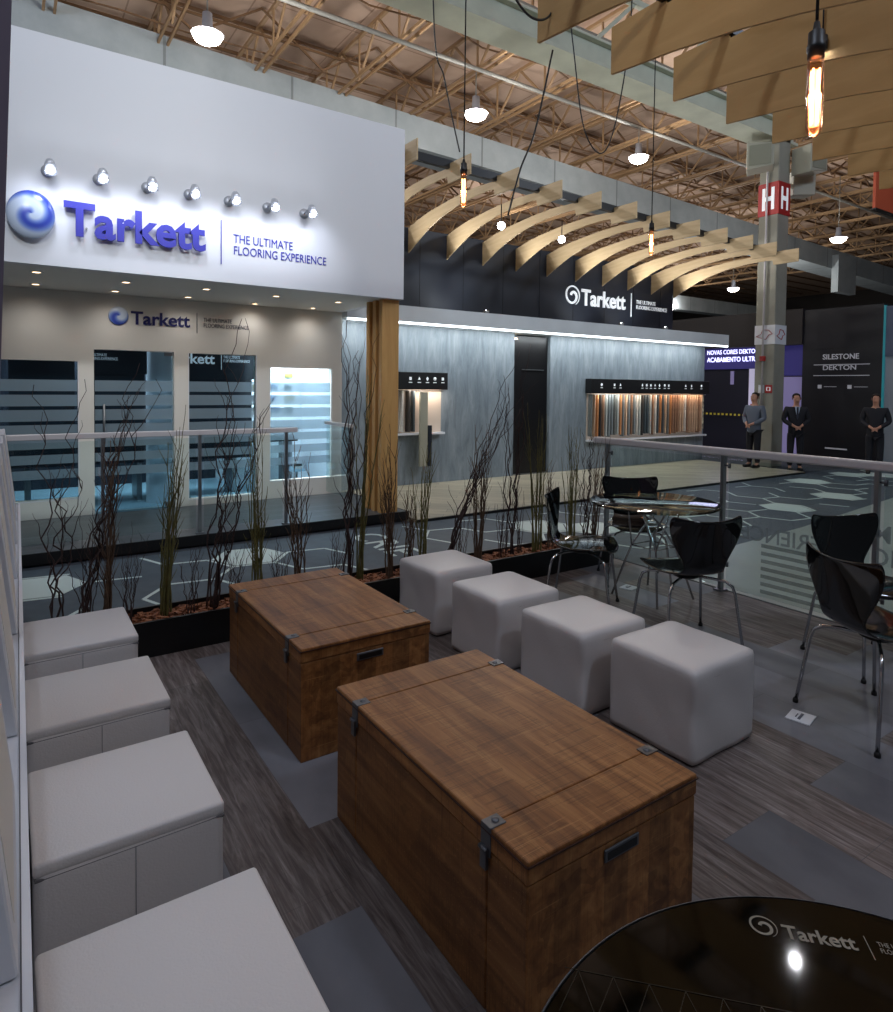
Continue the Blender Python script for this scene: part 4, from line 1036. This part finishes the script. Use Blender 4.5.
# black round table in the corner
TX, TY, TR, TZ = .781, .203, .47, .74
t = thing('round_table', 'glossy black round table with printed logo in the lower right corner', 'table', (TX, TY, 0))
MB().lathe([(0, TZ-.02), (TR-.004, TZ-.02), (TR, TZ-.016), (TR, TZ-.003), (TR-.003, TZ), (0, TZ)], n=96, smooth=False).build('tabletop', 'tabletop', t)
MB().lathe([(TR+.0005, TZ-.021), (TR+.003, TZ-.019), (TR+.003, TZ-.001), (TR+.0005, TZ)], n=96).build('rim', 'iron', t)
MB().lathe([(.035, TZ-.02), (.035, .02)], n=24).build('pedestal', 'chrome', t); MB().lathe([(0, .03), (.05, .03), (.22, .012), (.23, 0), (0, 0)], n=48).build('base', 'chrome', t)
e1 = Vector((.69, -.724, 0)); e2 = Vector((.724, .69, 0))
def tp(a, b_): return Vector((1.0, .523, TZ))-Vector((TX, TY, 0))+e1*a+e2*b_
pt = bpy.data.objects[-1] if False else [c for c in kids(t) if c.name.startswith('tabletop')][0]
mk = spiral(frame(tp(-.022, .016)+Vector((0, 0, .0005)), e1, e2), .0215, 'cream_letter', 'swirl_mark', pt, .0004)
text('Tarkett', .105, .027, frame(tp(.006, .0)+Vector((0, 0, .0005)), e1, e2), 'cream_letter', 'logo_letters', pt, .0004, .021)
MB().bar(tp(.128, .032)+Vector((0, 0, .0008)), tp(.128, -.012)+Vector((0, 0, .0008)), .0012, .0006).build('divider', 'cream_letter', pt)
text('THE ULTIMATE\nFLOORING EXPERIENCE', .10, .021, frame(tp(.143, .004)+Vector((0, 0, .0005)), e1, e2), 'cream_letter', 'small_letters', pt, .0003)
ln = MB(); lm = mat('faint_line_print', (34, 30, 20), .3)
for k in range(-3, 6):
    ln.bar(tp(-.16+.05*k, -.13+.0*k)+Vector((0, 0, .0006)), tp(-.135+.05*k, -.20)+Vector((0, 0, .0006)), .0009, .0005)
    ln.bar(tp(-.16+.05*k, -.13)+Vector((0, 0, .0006)), tp(-.185+.05*k, -.20)+Vector((0, 0, .0006)), .0009, .0005)
ln.bar(tp(-.33, -.13)+Vector((0, 0, .0006)), tp(.12, -.13)+Vector((0, 0, .0006)), .0009, .0005)
ln.build('line_pattern', lm, pt)

# floor boxes
fb0 = None
for (x, y, lab) in [(3.2, 1.61, 'small white square floor socket plate near the right chair'), (4.12, 3.45, 'small white floor socket plate under the glass table')]:
    q = thing('floor_plate', lab, 'floor socket', (x, y, 0), rad(12))
    MB().box(-.06, .06, -.055, .055, .0, .006).bevel(.004, 2).build('plate', 'white', q)
    MB().box(-.035, .035, -.006, .006, .006, .008).box(-.02, .02, .015, .02, .006, .008).build('marking', 'grey_letter', q)

# ------------------------------------------------------------------ left wall ledge and boards
def ex(y): return .019+(y-.9)*.0115
led = MB().prism([(-.42, -1), (ex(-1), -1), (ex(4.72), 4.72), (-.42, 4.72)], 2, 0, .85); led = led.build('partition_ledge', 'white'); tag(led, 'low white partition with a flat ledge along the left edge', 'partition')
MB().prism([(ex(-1)-.012, -1), (ex(-1)-.010, -1), (ex(4.72)-.010, 4.72), (ex(4.72)-.012, 4.72)], 2, .85, .8505).build('ledge_joint', 'seam', led)
MB().prism([(ex(-1)-.010, -1), (ex(-1)+.001, -1), (ex(4.72)+.001, 4.72), (ex(4.72)-.010, 4.72)], 2, .82, .856).build('ledge_strip', 'white', led)
tag(MB().prism([(-.42, 0), (-.30, 0), (-.30, 2.45), (-.42, 2.45)], 1, -1, 4.3, 0).build('wall_left', 'lilac'), kind='structure').location.z = .851
names = ['nearest the viewer', 'second from the viewer', 'third from the viewer', 'fourth from the viewer', 'fifth from the viewer', 'farthest from the viewer']
for k, y in enumerate([.95, 1.62, 2.28, 2.93, 3.55, 4.15]):
    q = thing('display_board', 'white leaning display board on the left ledge, '+names[k], 'display board', (ex(y+.4)-.014, y, .851), 0, 'white boards leaning on the left ledge')
    b = MB(); b.prism([(-.004, .002), (-.056, .47), (-.096, .465), (-.044, 0)], 1, 0, .46).bevel(.003, 1); b.build('board', 'white', q)
    b = MB(); b.prism([(-.0075, .04), (-.0495, .43), (-.056, .43), (-.014, .04)], 1, .05, .41); b.build('sample_face', 'warmwhite', q)
    b = MB(); b.box(-.24, -.16, .1, .14, .0, .02).bar((-.22, .12, .01), (-.10, .12, .40), .02); b.build('prop', 'white', q)
t = thing('banner_stand', 'tall lilac grey banner panel at the left edge of the photo', 'banner', (0, 0, 0))
MB().prism([(-.040, .895), (-.015, 1.547), (.023, 2.653), (.065, 3.9), (-.28, 3.9), (-.28, .895)], 1, 2.17, 2.19).build('panel', 'lilac', t)
MB().box(-.29, -.035, 2.14, 2.22, .851, .895).build('foot', 'lilac', t)

# ------------------------------------------------------------------ dark booth on the right
BX = 14.8
t = thing('exhibition_booth', 'dark exhibition booth with silver lettering behind the column', 'booth')
MB().box(BX, BX+4, 6.03, 7.64, -.02, 3.38).build('front_wall', 'bronze_dark', t)
MB().box(BX+.25, BX+4, 7.64, 14, -.02, 3.40).build('rear_wall', mat('brown_black_wall', (40, 34, 36), .6), t)
MB().box(BX-.05, BX+.3, 7.64, 14, 2.62, 3.42).build('header', mat('brown_black_header', (34, 29, 30), .6), t)
MB().box(BX-.006, BX, 6.04, 7.64, 2.50, 2.512).build('panel_joint', 'black', t)
def stext(b_, y0, y1, z0, z1, m='dim_letter', bold=0, x=BX-.004): return text(b_, y0-y1, z1-z0, frame((x, y0, z0), (0, -1, 0), (0, 0, 1)), m, 'lettering', t, .006, bold)
stext('SILESTONE', 7.20, 6.47, 2.27, 2.385, bold=.012); stext('DEKTON', 7.19, 6.52, 2.04, 2.145, bold=.012)
MB().box(BX-.006, BX, 6.26, 7.39, 2.15, 2.165).build('line', 'dim_letter', t); MB().box(BX-.006, BX, 6.26, 7.39, 1.915, 1.93).build('line', 'dim_letter', t)
for a in (7.29, 6.68): MB().box(BX-.006, BX, a-.08, a, 1.64, 1.72).build('icon', 'dim_letter', t)
for a in (7.16, 6.55): MB().box(BX-.006, BX, a-.26, a, 1.675, 1.685).build('caption', 'dim_letter', t)
MB().box(BX-.01, BX+.02, 6.65, 7.1, .33, .36).build('plinth_line', 'dim_letter', t)
MB().box(BX+.1, BX+.25, 7.66, 8.2, .1, 1.9).build('light_panel', 'lavender', t); MB().box(BX+.1, BX+.25, 7.66, 8.2, 1.93, 2.62).build('light_header', 'bluehdr', t)
MB().box(BX+.1, BX+.25, 8.75, 10.4, 2.1, 2.62).build('light_header', 'bluehdr', t)
stext('NOVAS CORES DEKTON', 10.1, 8.72, 2.47, 2.58, 'signglow', .01, BX+.09); stext('ACABAMENTO ULTRA', 10.1, 8.72, 2.28, 2.40, 'signglow', .01, BX+.09)
dd = MB().box(BX+.15, BX+.25, 9.0, 10.35, 0, 2.1).build('door', mat('dark_blue_door', (26, 26, 44), .4), t)
MB().box(BX+.13, BX+.15, 9.38, 9.47, 1.72, 2.05).build('door_window', 'lavender', dd)
MB().box(BX+.1, BX+.15, 8.72, 8.96, .2, 2.1).build('white_panel', mat('pale_lilac_panel', (205, 200, 225), .5, emit=(200, 195, 230), es=.35), t)
MB().box(BX+.09, BX+.1, 8.72, 8.9, .5, 1.25).build('red_panel', 'red', t)
tape = MB()
for k in range(26): tape.box(BX-.02, BX-.015, 8.98+k*.055, 9.035+k*.055, .955, 1.0, k % 2)
tape = tape.build('barrier_tape', ['yellow', 'black']); tag(tape, 'yellow and black barrier tape across the dark blue doors', 'tape')
t = thing('exhibition_booth', 'pale grey blue booth with teal edge at the far right edge', 'booth')
MB().box(BX, BX+3, 3.0, 5.98, -.02, 2.3).build('lower_wall', mat('pale_booth_wall', (150, 158, 166), .5), t); MB().box(BX-.02, BX+3, 3.0, 5.98, 2.3, 3.32).build('upper_wall', mat('blue_grey_header', (88, 98, 118), .5), t)
MB().box(BX-.03, BX+.02, 5.98, 6.02, -.02, 3.34).build('teal_edge', mat('teal_edge', (40, 130, 140), .4, emit=(40, 140, 150), es=.25), t)
o = MB().box(17, 19, 10, 40, -.02, 3.1).build('partition', mat('far_partition', (46, 42, 44), .7)); tag(o, 'dark far partition seen above the grey fascia beside the column', 'partition')

# ------------------------------------------------------------------ people
def skinned(name, nodes, edges, m, parent, sub=2):
    me = bpy.data.meshes.new(name); names = list(nodes); me.from_pydata([nodes[n][:3] for n in names], [(names.index(a), names.index(b)) for a, b in edges], [])
    o = bpy.data.objects.new(name, me); COL.objects.link(o)
    sk = o.modifiers.new('skin', 'SKIN'); sk.use_smooth_shade = True
    for i, n in enumerate(names):
        rr = nodes[n][3]; me.skin_vertices[0].data[i].radius = rr if isinstance(rr, tuple) else (rr, rr)
    me.skin_vertices[0].data[0].use_root = True
    ss = o.modifiers.new('sub', 'SUBSURF'); ss.levels = sub; ss.render_levels = sub
    dg = bpy.context.evaluated_depsgraph_get(); em = bpy.data.meshes.new_from_object(o.evaluated_get(dg))
    bpy.data.objects.remove(o)
    em.materials.clear(); em.materials.append(M[m]); 
    for p in em.polygons: p.use_smooth = True; p.material_index = 0
    q = bpy.data.objects.new(name, em); COL.objects.link(q); q.parent = parent; return q
def person(loc, rz, label, top='suit', tie=True, s=.9):
    root = thing('person', label, 'person', loc, rz, 'visitors standing by the dark booth'); root.scale = (s, s, s)
    # faces local -Y; height 1.72
    A = {}
    def arm(g, k=0.0):
        d = {}
        for sx, n in ((-1, 'l'), (1, 'r')):
            d['sh'+n] = (.19*sx, .01, 1.40, .055+k); d['el'+n] = (.25*sx, .0, 1.13, .042+k); d['wr'+n] = (.06*sx, -.19, 1.0, .028+k)
        return d
    body = {'pelvis': (0, 0, .95, (.11, .07)), 'waist': (0, 0, 1.10, (.10, .065)), 'chest': (0, 0, 1.30, (.12, .07)), 'neck0': (0, .005, 1.43, .065), 'neck': (0, 0, 1.49, .05), 'head0': (0, -.01, 1.56, (.065, .075)), 'head1': (0, -.01, 1.64, (.075, .092)), 'head2': (0, .0, 1.70, (.05, .06)), 'nose': (0, -.10, 1.595, .012)}
    body.update(arm(0)); 
    for sx, n in ((-1, 'l'), (1, 'r')):
        body['hp'+n] = (.09*sx, 0, .88, .085); body['kn'+n] = (.10*sx, -.01, .48, .055); body['an'+n] = (.10*sx, .01, .09, .038); body['to'+n] = (.12*sx, -.15, .03, .03)
    E_ = [('pelvis', 'waist'), ('waist', 'chest'), ('chest', 'neck0'), ('neck0', 'neck'), ('neck', 'head0'), ('head0', 'head1'), ('head1', 'head2'), ('head0', 'nose')]
    for n in 'lr':
        E_ += [('chest', 'sh'+n), ('sh'+n, 'el'+n), ('el'+n, 'wr'+n), ('pelvis', 'hp'+n), ('hp'+n, 'kn'+n), ('kn'+n, 'an'+n), ('an'+n, 'to'+n)]
        sx = -1 if n == 'l' else 1
        body['pa'+n] = (.0+.02*sx, -.225, .975, (.03, .016)); E_.append(('wr'+n, 'pa'+n))
        for j in range(4):
            body['f%d' % j+n] = (-.03*sx+.004*j, -.235-.004*j, .985-.018*j, .009); body['g%d' % j+n] = (-.055*sx, -.225, .975-.018*j, .008)
            E_ += [('pa'+n, 'f%d' % j+n), ('f%d' % j+n, 'g%d' % j+n)]
        body['th'+n] = (.0, -.245, 1.01, .010); E_.append(('pa'+n, 'th'+n))
    skinned('body', body, E_, 'skin', root, 1)
    jk = {'hem': (0, .0, .74, (.175, .135)), 'hip': (0, 0, .92, (.17, .13)), 'waist': (0, 0, 1.10, (.16, .125)), 'chest': (0, .005, 1.30, (.17, .125)), 'col': (0, .015, 1.42, (.10, .075))}
    for sx, n in ((-1, 'l'), (1, 'r')):
        jk['sh'+n] = (.19*sx, .01, 1.385, .072); jk['el'+n] = (.255*sx, .0, 1.13, .058); jk['wr'+n] = (.10*sx, -.16, 1.01, .042)
    skinned('jacket', jk, [('hem', 'hip'), ('hip', 'waist'), ('waist', 'chest'), ('chest', 'col')]+[e for n in 'lr' for e in (('chest', 'sh'+n), ('sh'+n, 'el'+n), ('el'+n, 'wr'+n))], top, root, 2)
    tr_ = {'hip': (0, 0, .90, (.14, .11))}
    for sx, n in ((-1, 'l'), (1, 'r')): tr_['a'+n] = (.09*sx, 0, .80, .098); tr_['b'+n] = (.10*sx, -.01, .46, .075); tr_['c'+n] = (.10*sx, .01, .09, .06)
    skinned('trousers', tr_, [('hip', 'al'), ('al', 'bl'), ('bl', 'cl'), ('hip', 'ar'), ('ar', 'br'), ('br', 'cr')], 'suit', root, 1)
    for sx in (-1, 1): MB().box(.055+.0 if sx > 0 else -.145, .145 if sx > 0 else -.055, -.20, .07, 0, .075).bevel(.03, 3).build('shoe', 'black', root)
    hr_ = MB(); bmesh.ops.create_uvsphere(hr_.bm, u_segments=20, v_segments=14, radius=1)
    for v in hr_.bm.verts:
        x, y, z = v.co
        v.co = (x*.084, .022+y*.092, 1.668+z*.072) if not (y < -.35 and z < .35) else (x*.075, .022+y*.02, 1.70+z*.03)
    hr_.build('hair', 'hair', root, smooth=True)
    fc = MB()
    for sx in (-1, 1):
        fc.lathe([(0, .006), (.008, .003), (.01, 0)], (.03*sx, -.098, 1.63), 10)
        fc.box(.082*sx-.008, .082*sx+.008, -.02, .02, 1.59, 1.65)
    fc.bar((-.025, -.09, 1.545), (.025, -.09, 1.545), .01, .006)
    fc.build('facial_features', mat('face_detail', (120, 78, 64), .6), root)
    if tie:
        MB().prism([(-.055, 1.44), (.055, 1.44), (0, 1.16)], 1, -.135, -.118).build('shirt', 'shirt', root)
        MB().prism([(-.018, 1.43), (.018, 1.43), (.022, 1.2), (0, 1.15), (-.022, 1.2)], 1, -.142, -.134).build('tie', mat('dark_tie', (40, 44, 60), .6), root)
    return root
def face(x, y): return math.atan2(-y, -x)+pi/2
person((12.95, 6.78, .0), rad(-50), 'person in a dark suit and tie standing with clasped hands beside the column', 'suit', True, .885)
person((12.45, 7.35, .035), rad(-95), 'person in a grey shirt standing between the column and the suited person', 'greyshirt', False, .87)
person((13.9, 5.75, .0), rad(-70), 'person in dark clothes standing at the right end of the dark booth', 'suit', False, .89)
light('AREA', (14.3, 9.3, 2.4), 10, (.7, .65, 1), 1.2, rot=(0, rad(90), 0))

t = thing('canopy_spot', 'small black spot lamp behind the nearest hanging bulb between canopy boards', 'lamp', (4.47, 2.237, 3.84))
hd = MB().lathe([(0, .09), (.03, .085), (.03, 0), (.026, 0), (0, .01)], n=18).build('lamp_head', 'black', t); MB().lathe([(0, .0), (.022, .002), (0, .006)], n=16).build('lens', 'glow_white', hd)
MB().tube([(0, 0, .085), (0, 0, .5)], .006, 6).build('stem', 'black', t)
light('SPOT', (4.47, 2.237, 3.81), 6, (.95, .95, 1), .035, target=(2.0, 1.4, 0), spot=120, blend=1)
# ------------------------------------------------------------------ world
w = bpy.data.worlds.new('hall_air'); SC.world = w; w.use_nodes = True
w.node_tree.nodes['Background'].inputs[0].default_value = (.75, .85, 1, 1); w.node_tree.nodes['Background'].inputs[1].default_value = .06
